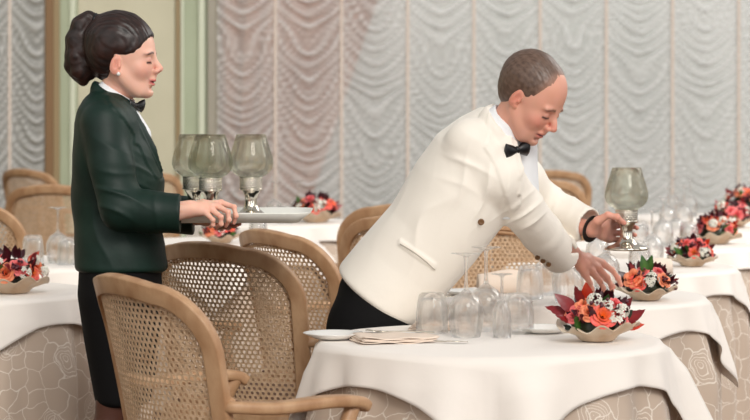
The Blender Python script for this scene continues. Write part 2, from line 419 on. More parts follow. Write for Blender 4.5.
# ---------------------------------------------------------------- cane chairs
def back_pt(u, v):
    # u across (-.3...3), v height 0 (seat level) .. .53 ; returns local point of the back surface
    return Vector((u, -.26-.17*v-.10*v*v+1.0*u*u, .42+v))
def back_outline(h0, tw, bw, top, rc, arch, n=10):
    # list of (u, v) from lower left, up, across and down to the lower right
    L = []
    for k in range(n): L.append((-(bw+(tw-bw)*k/(n-1)), h0+(top-rc-h0)*k/(n-1)))
    for k in range(1, n):
        a = PI-PI/2*k/n; L.append((-tw+rc+rc*math.cos(a), top-rc+rc*math.sin(a)))
    w = tw-rc
    for k in range(0, 2*n+1):
        x = -w+2*w*k/(2*n); L.append((x, top+arch*(1-(x/w)**2)))
    return L+[(-a, b) for a, b in L[::-1] if a < -w-1e-6]
def make_chair(label):
    root = empty('cane_chair', (0, 0, 0)); tag(root, label, 'chair', 'cane-backed oak armchairs')
    ol = back_outline(-.02, .287, .262, .500, .135, .016)
    pts = [back_pt(u, v) for u, v in ol]
    def nrm(i): return Vector((-2.0*ol[i][0], 1, .25)).normalized()
    fr = MB(); fr.sweep(pts, lambda i, t: rsec(.0245, .0135, .2), up=nrm)
    # inner moulding bead
    ol2 = back_outline(.0, .256, .233, .470, .110, .016)
    p2 = [back_pt(u, v)+Vector((0, .012, 0)) for u, v in ol2]
    def nrm2(i): return Vector((-2.0*ol2[i][0], 1, .25)).normalized()
    fr.sweep(p2, lambda i, t: rsec(.006, .008, .4, 2), up=nrm2)
    # lower rail of the back
    lo = [back_pt(u, .02) for u in np.linspace(-.26, .26, 14)]
    fr.sweep(lo, lambda i, t: rsec(.016, .024, .35), up=Vector((0, 0, 1)))
    fr.build('back_frame', M['wood'], root)
    # woven cane with real holes
    px, pz = .0182, .0142; v = []; f = []; key = {}
    def vid(u, w):
        k = (round(u*20000), round(w*20000))
        if k not in key: key[k] = len(v); v.append(back_pt(u, w)-Vector((0, .002, 0)))
        return key[k]
    for r in range(int(.52/pz)):
        for c in range(-16, 17):
            u = c*px+(px/2 if r % 2 else 0); w = .015+r*pz
            if w > .49: continue
            lim = .250+(.024)*w/.5
            if abs(u) > lim: continue
            if w > .375:
                dx = abs(u)-(lim-.115); dz = w-.375
                if dx > 0 and math.hypot(dx, dz) > .125: continue
            outer = [(-px/2, -pz/2), (0, -pz/2), (px/2, -pz/2), (px/2, pz/2), (0, pz/2), (-px/2, pz/2)]
            R = .0062
            inner = [(R*1.08*math.cos(a), R*.96*math.sin(a)) for a in [math.radians(q) for q in (218, 270, 322, 38, 90, 142)]]
            oi = [vid(u+a, w+b) for a, b in outer]; n0 = len(v)
            for a, b in inner: v.append(back_pt(u+a, w+b)-Vector((0, .0035, 0)))
            for k in range(6): f.append((oi[k], oi[(k+1) % 6], n0+(k+1) % 6, n0+k))
    o = mesh_obj('cane_panel', v, f, M['cane'], root, smooth=False)
    sm = o.modifiers.new('s', 'SOLIDIFY'); sm.thickness = .0018
    # arms, flowing out of the posts
    for s in (-1, 1):
        a = MB()
        p = catmull([back_pt(s*.276, .258)+Vector((0, .010, 0)), back_pt(s*.279, .238)+Vector((s*.003, .030, 0)), (s*.296, -.20, .655), (s*.315, -.10, .648), (s*.325, .03, .655), (s*.318, .12, .650), (s*.312, .15, .635)], 7)
        a.sweep(p, lambda i, t: rsec((.024+.006*math.sin(t*PI))*min(1, .45+t*3.5), .0145*min(1, .5+t*4), .35), up=Vector((0, 0, 1)))
        a.build('armrest', M['wood'], root)
        b = MB()
        p = catmull([(s*.312, .12, .645), (s*.318, .09, .58), (s*.285, .09, .50), (s*.265, .12, .42)], 7)
        b.sweep(p, lambda i, t: rsec(.018, .018, .4), up=Vector((0, 1, 0)))
        b.build('arm_support', M['wood'], root)
    # seat
    st = [( -.25, -.25), (.25, -.25), (.29, .0), (.285, .12), (.2, .19), (0, .21), (-.2, .19), (-.285, .12), (-.29, 0)]
    ring = catmull([(x, y, .40) for x, y in st]+[(st[0][0], st[0][1], .40)], 5)[:-1]
    sf = MB(); sf.sweep(ring, lambda i, t: rsec(.022, .036, .3), closed=True); sf.build('seat_frame', M['wood'], root)
    v = [(0, -.02, .475)]; f = []; n = len(ring)
    for q, z in ((.35, .474), (.7, .468), (.9, .455), (.96, .435), (.94, .40)):
        for p_ in ring: v.append((p_.x*q, -.02+(p_.y+.02)*q, z))
    for i in range(n): f.append((0, 1+i, 1+(i+1) % n))
    for j in range(4):
        for i in range(n): f.append((1+j*n+i, 1+(j+1)*n+i, 1+(j+1)*n+(i+1) % n, 1+j*n+(i+1) % n))
    mesh_obj('seat_cushion', v, f, M['cushion'], root)
    for sx, sy in ((-1, 1), (1, 1), (-1, -1), (1, -1)):
        x, y = sx*.25, (.135 if sy > 0 else -.235)
        pts = catmull([(x, y, .42), (x+sx*.02, y+sy*.02, .33), (x+sx*.012, y+sy*.012, .2), (x, y, .08), (x+sx*.012, y+sy*.018, 0)], 6)
        lg = MB(); lg.sweep(pts, lambda i, t: rsec(.027-.012*min(1, t*1.25)+(.004 if t > .93 else 0), .027-.012*min(1, t*1.25)+(.004 if t > .93 else 0), .45), up=Vector((0, 1, 0)))
        lg.build('leg', M['wood'], root)
    return root
def face_rot(deg):      # deg: direction the chair faces, measured from +X towards +Y (away)
    return math.radians(deg-90)
CH = [  # px of back centre, D of back, facing, label
    ((-.555, 5.57), 31, 'cane-backed armchair nearest the camera at lower left'),
    ((-.475, 7.0), 52, 'cane-backed armchair between the nearest one and the waiter, seen square on'),
    ((-.31, 7.75), 33, 'cane-backed armchair partly hidden behind the square-on one, beside black trousers'),
    ((.15, 8.92), 74, "armchair whose curved back shows just left of the waiter's jacket"),
    ((.44, 8.43), 266, "cane chair glimpsed under the waiter's raised arm"),
    ((1.24, 16.0), 95, 'rearmost chair right of the waiter, wide back before the curtain'),
    ((1.0, 13.9), 78, "nearer chair just above the waiter's far sleeve"),
    ((-1.86, 10.3), 60, 'chair cut off by the left picture edge behind the bouquet'),
    ((-1.80, 12.7), 80, 'chair left of the waitress, wide cane back behind upturned glasses'),
    ((-2.52, 16.4), 50, 'small far chair against the wall at upper left'),
    ((-1.62, 15.6), 110, 'chair back showing between the waitress and the smoky glass shades'),
    ((.14, 10.0), 88, "chair whose straight top rail shows level behind the waiter's back"),
]
proto = None
for (x, y), deg, lab in CH:
    if proto is None: proto = c = make_chair(lab)
    else:
        c = copy_tree(proto); c['label'] = lab
    r = face_rot(deg); c.rotation_euler = (0, 0, r)
    off = Matrix.Rotation(r, 3, 'Z') @ Vector((0, -.28, 0))
    c.location = (x-off.x, y-off.y, 0)

# ---------------------------------------------------------------- signed-distance modelling for people
def gk(v): return np.array(v, dtype=np.float32)
class SDF:
    """smooth union / cut of tapered capsules and ellipsoids, turned into one surface"""
    def __init__(s, lo, hi, h):
        s.h = h; s.lo = gk(lo); n = np.ceil((gk(hi)-s.lo)/h).astype(int)+1
        ax = [s.lo[i]+h*np.arange(n[i], dtype=np.float32) for i in range(3)]
        s.X, s.Y, s.Z = np.meshgrid(*ax, indexing='ij'); s.n = n
        s.D = np.full(s.X.shape, 1.0, np.float32)
    def _comb(s, d, k, op, box=None):
        sl = box if box else (slice(None),)*3
        D = s.D[sl]
        if op == 'add':
            h = np.clip(.5+.5*(D-d)/k, 0, 1); s.D[sl] = D*(1-h)+d*h-k*h*(1-h)
        else:
            h = np.clip(.5-.5*(D+d)/k, 0, 1); s.D[sl] = D*(1-h)+(-d)*h+k*h*(1-h)
    def _box(s, lo, hi):
        a = np.clip(np.floor((gk(lo)-s.lo)/s.h).astype(int), 0, s.n-1); b = np.clip(np.ceil((gk(hi)-s.lo)/s.h).astype(int)+1, 1, s.n)
        return tuple(slice(int(a[i]), int(max(b[i], a[i]+1))) for i in range(3))
    def cap(s, a, b, ra, rb=None, k=.01, op='add', flat=None):
        # flat: (unit normal, factor) squashes the capsule along that normal
        rb = ra if rb is None else rb; a = gk(a); b = gk(b)
        R = max(ra, rb)+k*1.5+s.h*3; R *= 1.0
        bx = s._box(np.minimum(a, b)-R, np.maximum(a, b)+R)
        X, Y, Z = s.X[bx], s.Y[bx], s.Z[bx]
        d = b-a; L2 = float(d@d)+1e-12
        t = np.clip(((X-a[0])*d[0]+(Y-a[1])*d[1]+(Z-a[2])*d[2])/L2, 0, 1)
        qx, qy, qz = X-a[0]-d[0]*t, Y-a[1]-d[1]*t, Z-a[2]-d[2]*t
        if flat is not None:
            nrm, fac = gk(flat[0]), flat[1]; nrm = nrm/np.linalg.norm(nrm)
            dt = qx*nrm[0]+qy*nrm[1]+qz*nrm[2]
            e = dt*(1/fac-1); dist = np.sqrt((qx+nrm[0]*e)**2+(qy+nrm[1]*e)**2+(qz+nrm[2]*e)**2)
            r = ra+(rb-ra)*t
            sc = dist/np.maximum(np.sqrt(qx*qx+qy*qy+qz*qz), 1e-6)
            d_ = (dist-r)/np.clip(sc, .6, 3)
        else:
            d_ = np.sqrt(qx*qx+qy*qy+qz*qz)-(ra+(rb-ra)*t)
        s._comb(d_.astype(np.float32), k, op, bx); return s
    def chain(s, pts, rs, k=.01, **kw):
        for i in range(len(pts)-1): s.cap(pts[i], pts[i+1], rs[i], rs[i+1], k, **kw)
        return s
    def ell(s, c, r, k=.01, op='add', rot=None):
        c = gk(c); R = max(r)+k*1.5+s.h*3; bx = s._box(c-R, c+R)
        X, Y, Z = s.X[bx]-c[0], s.Y[bx]-c[1], s.Z[bx]-c[2]
        if rot is not None:
            m = np.array(rot.inverted().to_3x3() if isinstance(rot, Matrix) else rot, np.float32)
            X, Y, Z = m[0][0]*X+m[0][1]*Y+m[0][2]*Z, m[1][0]*X+m[1][1]*Y+m[1][2]*Z, m[2][0]*X+m[2][1]*Y+m[2][2]*Z
        k0 = np.sqrt((X/r[0])**2+(Y/r[1])**2+(Z/r[2])**2); k1 = np.sqrt((X/r[0]**2)**2+(Y/r[1]**2)**2+(Z/r[2]**2)**2)
        d = k0*(k0-1)/np.maximum(k1, 1e-6)
        s._comb(d.astype(np.float32), k, op, bx); return s
    def plane(s, p, n, k=.005):
        # cut away everything on the side the normal points to
        p = gk(p); n = gk(n); n = n/np.linalg.norm(n)
        d = -((s.X-p[0])*n[0]+(s.Y-p[1])*n[1]+(s.Z-p[2])*n[2])
        s._comb(d.astype(np.float32), k, 'cut'); return s
    def cut_field(s, d, k=.004): s._comb(d.astype(np.float32), k, 'cut'); return s
    def surface(s, smooth=1):
        D = s.D; h = s.h
        D[0] = np.maximum(D[0], h); D[-1] = np.maximum(D[-1], h); D[:, 0] = np.maximum(D[:, 0], h); D[:, -1] = np.maximum(D[:, -1], h); D[:, :, 0] = np.maximum(D[:, :, 0], h); D[:, :, -1] = np.maximum(D[:, :, -1], h)
        I = D < 0; nx, ny, nz = D.shape
        corners = [(i, j, k) for i in (0, 1) for j in (0, 1) for k in (0, 1)]
        def sub(A, o): return A[o[0]:nx-1+o[0], o[1]:ny-1+o[1], o[2]:nz-1+o[2]]
        cnt = sum(sub(I, o).astype(np.int8) for o in corners)
        act = (cnt > 0) & (cnt < 8); cells = np.argwhere(act)
        idx = np.full(act.shape, -1, np.int64); idx[act] = np.arange(len(cells))
        acc = np.zeros((len(cells), 3), np.float64); num = np.zeros(len(cells))
        cx, cy, cz = cells.T
        for a in range(8):
            for b in range(a+1, 8):
                oa, ob = corners[a], corners[b]
                if sum(abs(oa[i]-ob[i]) for i in range(3)) != 1: continue
                va = D[cx+oa[0], cy+oa[1], cz+oa[2]]; vb = D[cx+ob[0], cy+ob[1], cz+ob[2]]
                m = (va < 0) != (vb < 0); t = np.where(m, va/np.where(m, va-vb, 1), 0)
                for i in range(3): acc[:, i] += np.where(m, oa[i]+t*(ob[i]-oa[i]), 0)
                num += m
        V = (cells+acc/num[:, None])*h+s.lo
        Fs = []
        for ax in range(3):
            sl0 = [slice(None)]*3; sl1 = [slice(None)]*3; sl0[ax] = slice(0, -1); sl1[ax] = slice(1, None)
            A, B = I[tuple(sl0)], I[tuple(sl1)]
            e = np.argwhere(A != B); o1, o2 = [(1, 2), (2, 0), (0, 1)][ax]
            ok = (e[:, o1] > 0) & (e[:, o2] > 0) & (e[:, o1] < D.shape[o1]-1) & (e[:, o2] < D.shape[o2]-1); e = e[ok]
            ins = A[tuple(e.T)]
            def c(d1, d2):
                q = e.copy(); q[:, o1] -= d1; q[:, o2] -= d2; return idx[tuple(q.T)]
            q = np.stack([c(1, 1), c(0, 1), c(0, 0), c(1, 0)], 1)
            q[~ins] = q[~ins][:, ::-1]; Fs.append(q)
        Fq = np.concatenate(Fs); Fq = Fq[(Fq >= 0).all(1)]
        for _ in range(smooth):
            ssum = np.zeros_like(V); n = np.zeros(len(V))
            for a in range(4):
                b = (a+1) % 4
                np.add.at(ssum, Fq[:, a], V[Fq[:, b]]); np.add.at(n, Fq[:, a], 1)
                np.add.at(ssum, Fq[:, b], V[Fq[:, a]]); np.add.at(n, Fq[:, b], 1)
            V = .5*V+.5*ssum/n[:, None]
        return V, Fq
def sst(x, a, b):
    t = np.clip((x-a)/(b-a), 0, 1); return t*t*(3-2*t)
def lerp(c, d, t): return c*(1-t[:, None])+np.array(d[:3])*t[:, None]
def vnoise(V, scale, off=0.0):
    # cheap smooth pseudo noise from sines
    x, y, z = (V*scale).T
    return (np.sin(x*1.7+off+1.3*np.sin(y*1.1+z*.7))+np.sin(y*2.1+off*2+1.7*np.sin(z*1.3+x*.5))+np.sin(z*1.9+off*3+1.1*np.sin(x*.9+y*1.4)))/3

def head_local(male):
    ez_ = 0 if male else -.014
    g = SDF((-.13, -.105, -.21), (.14, .105, .145), .0021)
    g.ell((-.018, 0, .038), (.098, .074, .084), .02)
    g.ell((.024, 0, .010), (.068, .066, .095), .02)
    g.ell((.030, 0, -.045), (.056, .055, .066), .02)
    jw = .046 if male else .039
    g.ell((.040, 0, -.080), (.040, jw, .030), .02)
    g.ell((.071, 0, -.100), (.018, .020, .016), .018)
    for s in (-1, 1):
        g.cap((-.005, s*.055, -.045), (.05, s*.032, -.098), .016, .014, .025)
        g.ell((.058, s*.037, -.033), (.024, .022, .024), .018)
        g.ell((.079, s*.029, .013), (.0100, .022, .0065), .014)
    # eye sockets, eyeballs, lids
    for s in (-1, 1):
        g.ell((.097, s*.033, -.006), (.015, .017, .011), .012, 'cut')
        g.ell((.0755, s*.031, -.008), (.0135, .0145, .0125), .004)
    # nose
    tip = (.109, 0, -.034) if male else (.107, 0, -.029)
    g.cap((.086, 0, .008), (.103, 0, -.022), .0065, .0075, .012)
    g.cap((.101, 0, -.020), tip, .008, .0105, .006)
    for s in (-1, 1):
        g.ell((.0985, s*.0115, -.041 if male else -.037), (.0095, .0065, .0070), .006)
    g.cap((.090, 0, -.048), (.088, 0, -.060), .009, .009, .012)
    # mouth
    g.ell((.0845, 0, -.0645), (.0105, .021, .0058), .005)
    g.ell((.0835, 0, -.0760), (.0100, .018, .0065), .005)
    g.ell((.0965, 0, -.0700), (.0120, .024, .0013), .003, 'cut')
    g.ell((.086, 0, -.088), (.010, .016, .004), .01, 'cut')
    # ears
    for s in (-1, 1):
        rot = Matrix.Rotation(s*-.30, 3, 'Z') @ Matrix.Rotation(.2, 3, 'Y')
        g.ell((-.008, s*.0735, -.008+ez_), (.0160, .0080, .0290), .004, rot=rot)
        g.ell((-.003, s*.0815, -.005+ez_), (.0085, .0060, .0180), .003, 'cut', rot=rot)
        g.ell((-.001, s*.0715, -.031+ez_), (.0080, .0055, .0080), .004)
        g.ell((.004, s*.0740, -.012+ez_), (.0035, .0050, .0060), .003)
    # neck
    g.cap((-.018, 0, -.045), (-.012, 0, -.165) if male else (-.034, 0, -.175), .052 if male else .042, .057 if male else .046, .02)
    V, Fq = g.surface(2)
    x, y, z = V.T; ay = np.abs(y)
    if male: base = np.array(srgb(228, 170, 148)[:3])
    else: base = np.array(srgb(236, 186, 165)[:3])
    C = np.tile(base, (len(V), 1))
    n1 = vnoise(V, 45)
    C = C*(1+.05*n1[:, None])
    pink = np.array(srgb(214, 120, 104)[:3])
    ch = np.exp(-(((x-.07)/.03)**2+((ay-.045)/.024)**2+((z+.035)/.024)**2)); C = lerp(C, pink, ch*(.55 if male else .4))
    nz = np.exp(-(((x-.11)/.018)**2+(y/.02)**2+((z+.034)/.016)**2)); C = lerp(C, pink, nz*(.55 if male else .3))
    er = sst(ay, .068, .074)*np.exp(-((x+.008)/.017)**4-((z+.008-ez_)/.031)**4); C = lerp(C, srgb(216, 122, 102), er*.55)
    # lips
    lp = np.exp(-(((y)/.0215)**4+((z+.0705-(0 if male else .004)*(ay/.02)**2)/.0088)**4))*(x > .074); C = lerp(C, srgb(196, 92, 88) if not male else srgb(196, 112, 100), np.clip(lp*1.3, 0, .9))
    mt = np.exp(-((y/.022)**4+((z+.0700-(0 if male else .005)*(ay/.02)**2)/.0022)**2))*(x > .070); C = lerp(C, srgb(96, 30, 30), np.clip(mt*1.1, 0, .9))
    # closed / lowered eyes: lash line, crease and brow
    ez = z+.0125+ .10*(ay-.031)**2/.02*1.0
    lash = np.exp(-(ez/.0030)**2)*sst(ay, .016, .020)*(1-sst(ay, .044, .047))*(x > .05); C = lerp(C, srgb(38, 24, 22), np.clip(lash*1.25, 0, .95))
    sh = np.exp(-(((ay-.031)/.016)**2+((z+.004)/.008)**2))*(x > .05); C = lerp(C, srgb(176, 112, 100), sh*(.35 if male else .5))
    bz = z-(.0165-.35*(np.maximum(ay-.03, 0))+.08*(ay-.03))
    brow = np.exp(-(bz/(.0042 if male else .0032))**2)*sst(ay, .012, .018)*(1-sst(ay, .046, .054))*(x > .04)
    C = lerp(C, srgb(92, 62, 46) if male else srgb(48, 26, 20), np.clip(brow*(.85 if male else 1.1), 0, .92))
    if male:
        bd = sst(-z, .055, .085)*(x > .0)*.16; C = lerp(C, srgb(150, 110, 100), bd)
        fl_ = np.exp(-((x-.07)/.03)**2)*np.exp(-((z-.06)/.04)**2)*.25; C = lerp(C, srgb(222, 150, 128), fl_)
    return V, Fq, C
def place(V, origin, R, scale=1.0):
    m = np.array(R.to_3x3()); return (V*scale)@m.T+np.array(origin)
def disp(V, Fq, amt, scales, seed=0):
    # displace along normals by stretched folds; scales = list of (freq vector, weight)
    N_ = normals(V, Fq); d = np.zeros(len(V))
    for i, (fv, wt) in enumerate(scales):
        W = V*np.array(fv); d += wt*vnoise(W, 1.0, seed+i*1.9)
    return V+N_*(d*amt)[:, None]
def normals(V, Fq):
    a = V[Fq[:, 2]]-V[Fq[:, 0]]; b = V[Fq[:, 3]]-V[Fq[:, 1]]; n = np.cross(a, b); N_ = np.zeros_like(V)
    for k in range(4): np.add.at(N_, Fq[:, k], n)
    return N_/np.maximum(np.linalg.norm(N_, axis=1), 1e-12)[:, None]
def hand(chains, palm, wrist, fore, skin, r=.0088, h=.0017, nrm=None, knuck=.0125):
    """chains: five lists of points, knuckle to tip (thumb first); palm: wrist centre -> knuckles as capsules"""
    allp = [p for c in chains for p in c]+[wrist, fore]
    lo = np.min([list(p) for p in allp], 0)-.045; hi = np.max([list(p) for p in allp], 0)+.045
    g = SDF(lo, hi, h)
    ws = .6 if nrm is not None else 1
    for i, c in enumerate(chains):
        base = Vector(c[0])
        if i: g.cap(wrist, base, .0165, knuck, .008)
        else: g.cap(wrist, base, .018, .0145, .012)
        rr = r*(1.18 if i == 0 else (.88 if i == 4 else 1.0))
        n = len(c)
        rs = [knuck*.92 if i else .014]+[rr*(1.06-.10*k) for k in range(1, n)]
        g.chain(c, rs, .0035)
        # joints slightly wider
        for k in range(1, n-1): g.ell(c[k], (rr*1.07,)*3, .003)
    for i in range(1, 4):
        a, b = Vector(chains[i][0]), Vector(chains[i+1][0])
        g.cap(Vector(wrist).lerp(a, .5), Vector(wrist).lerp(b, .6), .017, .014, .01)
    g.cap(fore, wrist, .030, .0235, .012)
    V, Fq = g.surface(1)
    C = np.tile(np.array(skin[:3]), (len(V), 1)); C *= (1+.05*vnoise(V, 70))[:, None]
    for c in chains:
        p = np.array(c[-1]); d = np.linalg.norm(V-p, axis=1); C = lerp(C, srgb(222, 128, 112), np.clip(1-d/.022, 0, 1)*.55)
        for q in c[:-1]:
            d = np.linalg.norm(V-np.array(q), axis=1); C = lerp(C, srgb(214, 128, 110), np.clip(1-d/.016, 0, 1)*.35)
    return V, Fq, C
def join(parts):
    V = []; Fc = []; C = []; n = 0
    for v, f, c in parts:
        V.append(v); Fc.append(f+n); C.append(c); n += len(v)
    return np.concatenate(V), np.concatenate(Fc), np.concatenate(C)
def lowbody(prims, skin, h=.012):
    pts = np.array([list(q) for a, b, ra, rb in prims for q in (a, b)])
    g = SDF(pts.min(0)-.16, pts.max(0)+.16, h)
    for a, b, ra, rb in prims: g.cap(a, b, ra, rb, .03)
    V, Fq = g.surface(2); return V, Fq, np.tile(np.array(skin[:3]), (len(V), 1))

def neck_ring(hc, R, sc, c, rad, a0, a1, n, tilt=0.0, ax=(-.042, 0, -.13)):
    """points round the neck; angle 0 is the throat, 180 the nape, 90 the far side"""
    axv = Vector(ax).normalized(); fr = (Vector((1, 0, 0))-axv*axv.x).normalized(); sd = Vector((0, 1, 0)); out = []; nr = []
    for k in range(n+1):
        a = math.radians(a0+(a1-a0)*k/n); d = fr*math.cos(a)+sd*math.sin(a)*.95
        p = Vector(c)+d*rad+axv*(tilt*math.cos(a))
        out.append(Vector(hc)+(R.to_3x3() @ p)*sc); nr.append(R.to_3x3() @ d)
    return out, nr
def band(g, pts, nr, r, k=.004, fac=.3):
    for i in range(len(pts)-1):
        ra = r(i/(len(pts)-1)) if callable(r) else r; rb = r((i+1)/(len(pts)-1)) if callable(r) else r
        g.cap(pts[i], pts[i+1], ra, rb, k, flat=(list((nr[i]+nr[i+1])/2), fac))
def surf_D(V, px, py, rad=1.6):
    """distance at which the ray through a pixel first meets the vertices V"""
    q = V[:, 1]; x = 375+V[:, 0]*F/q; y = HORIZON-(V[:, 2]-CAM_H)*F/q
    m = (x-px)**2+(y-py)**2 < rad*rad
    return float(q[m].min()) if m.any() else surf_D(V, px, py, rad*1.6)
def in_poly(V, poly, soft=0):
    x = 375+V[:, 0]*F/V[:, 1]; y = HORIZON-(V[:, 2]-CAM_H)*F/V[:, 1]; ins = np.zeros(len(V), bool); n = len(poly)
    for i in range(n):
        x0, y0 = poly[i]; x1, y1 = poly[(i+1) % n]
        c = ((y0 > y) != (y1 > y)) & (x < (x1-x0)*(y-y0)/((y1-y0) or 1e-9)+x0); ins ^= c
    return ins
def raise_poly(V, Fq, poly, amt, near):
    N_ = normals(V, Fq); m = (in_poly(V, poly) & (N_[:, 1] < .1) & (V[:, 1] < near)).astype(float)
    for _ in range(3):
        a = np.zeros(len(V)); n = np.zeros(len(V))
        for k in range(4): np.add.at(a, Fq[:, k], m[Fq].mean(1)); np.add.at(n, Fq[:, k], 1)
        m = a/np.maximum(n, 1)
    m = sst(m, .3, .7); return V+N_*(m*amt)[:, None]
def edge_line(name, V, pts, m, root, r=.0016, lift=.001):
    q = [Vector(P(x, y, surf_D(V, x, y)-lift)) for x, y in pts]; b = MB(); b.tube(catmull(q, 4), r, 6, up=Vector((0, 1, 0)))
    return child(name, b.v, b.f, m, root)

def loft(g, A, B, st, w=(0, 1, 0), k=.02, pw=2.3, endr=.0):
    """elliptic tube round the axis A->B; st rows: (t, offset_u, a_u, b_w, offset_w)"""
    A = gk(A); B = gk(B); d = B-A; L = np.linalg.norm(d); d = d/L
    w = gk(w); w = w-d*(w@d); w /= np.linalg.norm(w); u = np.cross(w, d)
    st = np.array(st, np.float32)
    qx, qy, qz = g.X-A[0], g.Y-A[1], g.Z-A[2]
    t = (qx*d[0]+qy*d[1]+qz*d[2])/L; U = qx*u[0]+qy*u[1]+qz*u[2]; W = qx*w[0]+qy*w[1]+qz*w[2]
    o = np.interp(t, st[:, 0], st[:, 1]); a = np.interp(t, st[:, 0], st[:, 2]); b = np.interp(t, st[:, 0], st[:, 3]); ow = np.interp(t, st[:, 0], st[:, 4])
    e = ((np.abs((U-o)/a))**pw+(np.abs((W-ow)/b))**pw)**(1/pw)
    dd = (e-1)*np.minimum(a, b)
    e0 = (st[0, 0]-t)*L; e1 = (t-st[-1, 0])*L
    for ee in (e0, e1):
        h = np.clip(.5+.5*(dd-ee)/.02, 0, 1); dd = ee*(1-h)+dd*h+.02*h*(1-h)
    g._comb(dd.astype(np.float32), k, 'add'); return g
def cloth(name, g, m, parent, smooth=2, dsp=None, hollow=None):
    V, Fq = g.surface(smooth)
    if dsp:
        for amt, sc, seed in dsp: V = disp(V, Fq, amt, sc, seed)
    return mesh_obj(name, V, Fq, m, parent)
def rel(o, root):   # meshes are built in world space under a root at the feet
    o.parent = root; o.matrix_parent_inverse = Matrix.Translation(-root.location)
def person_root(name, V, Fq, C, foot, label):
    V = V-np.array([foot[0], foot[1], 0]); o = mesh_obj(name, V, Fq, M['skin'], cols=C); o.location = (foot[0], foot[1], 0)
    tag(o, label, 'person'); return o
def child(name, V, Fq, m, root, cols=None, smooth=True):
    V = np.asarray(V, float)-np.array([root.location.x, root.location.y, 0]); return mesh_obj(name, V, Fq, m, root, smooth, cols)
def bow_tie(root, c, Rm, s=1.0):
    b = MB()
    for sx in (-1, 1):
        v = []; f = []; n = 8; m = 12
        for i in range(n+1):
            t = i/n; wd = (.008+.016*t**.7)*s; th = (.006+.004*math.sin(t*PI)+.002)*s
            for j in range(m):
                a = 2*PI*j/m; rip = 1+.12*math.cos(3*a)*t
                v.append((th*math.cos(a)*rip, sx*(.004+.036*t)*s, wd*math.sin(a)*rip))
        for i in range(n):
            for j in range(m): f.append((i*m+j, i*m+(j+1) % m, (i+1)*m+(j+1) % m, (i+1)*m+j))
        f.append(tuple(n*m+j for j in range(m))); b.add(v, f)
    v = []; f = []; m = 12
    for i in range(7):
        a0 = -PI/2+PI*i/6
        for j in range(m):
            a = 2*PI*j/m; v.append((.010*s*math.cos(a0)*math.cos(a), .008*s*math.cos(a0)*math.sin(a), .011*s*math.sin(a0)))
    for i in range(6):
        for j in range(m): f.append((i*m+j, i*m+(j+1) % m, (i+1)*m+(j+1) % m, (i+1)*m+j))
    b.add(v, f)
    return child('bow_tie', place(np.array(b.v), c, Rm), b.f, M['satin'], root)
def puck(p, n, r, th, name, m, root):
    n = Vector(n).normalized(); q = n.to_track_quat('Z', 'Y').to_matrix()
    b = MB().lathe([(.0003, -th), (r*.9, -th), (r, -th*.3), (r, th*.4), (r*.8, th), (r*.5, th*.6), (.0003, th*.6)], 12)
    return child(name, place(np.array(b.v), p, q), b.f, m, root)
M['shade_line'] = mat('ivory_shadow_tone', srgb(186, 176, 162), .8)
SKW = srgb(236, 186, 165); SKM = srgb(226, 166, 146)
hairmat = attr_mat('hair', .42, spec=.5)
def hair_cols(V, c0, c1, fv=(30, 220, 90)):
    n = vnoise(V*np.array(fv), 1.0, 2.0)*.5+.5+.2*vnoise(V*np.array(fv)*3.1, 1, 4)
    return lerp(np.tile(np.array(c0[:3]), (len(V), 1)), c1, np.clip(n, 0, 1))

# ================================================================ waitress
WD = 6.6
foot = P(118, 115, WD); foot = Vector((foot.x, foot.y, 0))
Rw = Matrix.Rotation(math.radians(-7), 4, 'Z') @ Matrix.Rotation(math.radians(1), 4, 'Y')
earp = P(115, 65, WD-.075)
hc = earp-(Rw @ Vector((-.008, -.078, -.022)))
V, Fq, C = head_local(False); V = place(V, hc, Rw)
parts = [(V, Fq, C)]
# right hand folded over the near rim of the tray
W = lambda x, y, D: P(x, y, D)
hw = W(190, 209, 6.385)
ch_w = [[W(203, 204, 6.44), W(214, 204, 6.475), W(223, 207, 6.485)],
        [W(221, 203, 6.425), W(234, 207, 6.405), W(236, 216, 6.398), W(234, 223, 6.408)],
        [W(217, 206, 6.400), W(228, 212, 6.378), W(229, 220, 6.376), W(226, 226, 6.392)],
        [W(211, 209, 6.382), W(221, 217, 6.362), W(221, 224, 6.366), W(217, 227, 6.385)],
        [W(205, 212, 6.372), W(213, 220, 6.355), W(213, 225, 6.360), W(210, 227, 6.375)]]
parts.append(hand(ch_w, None, hw, W(172, 212, 6.38), SKW, r=.0072, knuck=.0105))
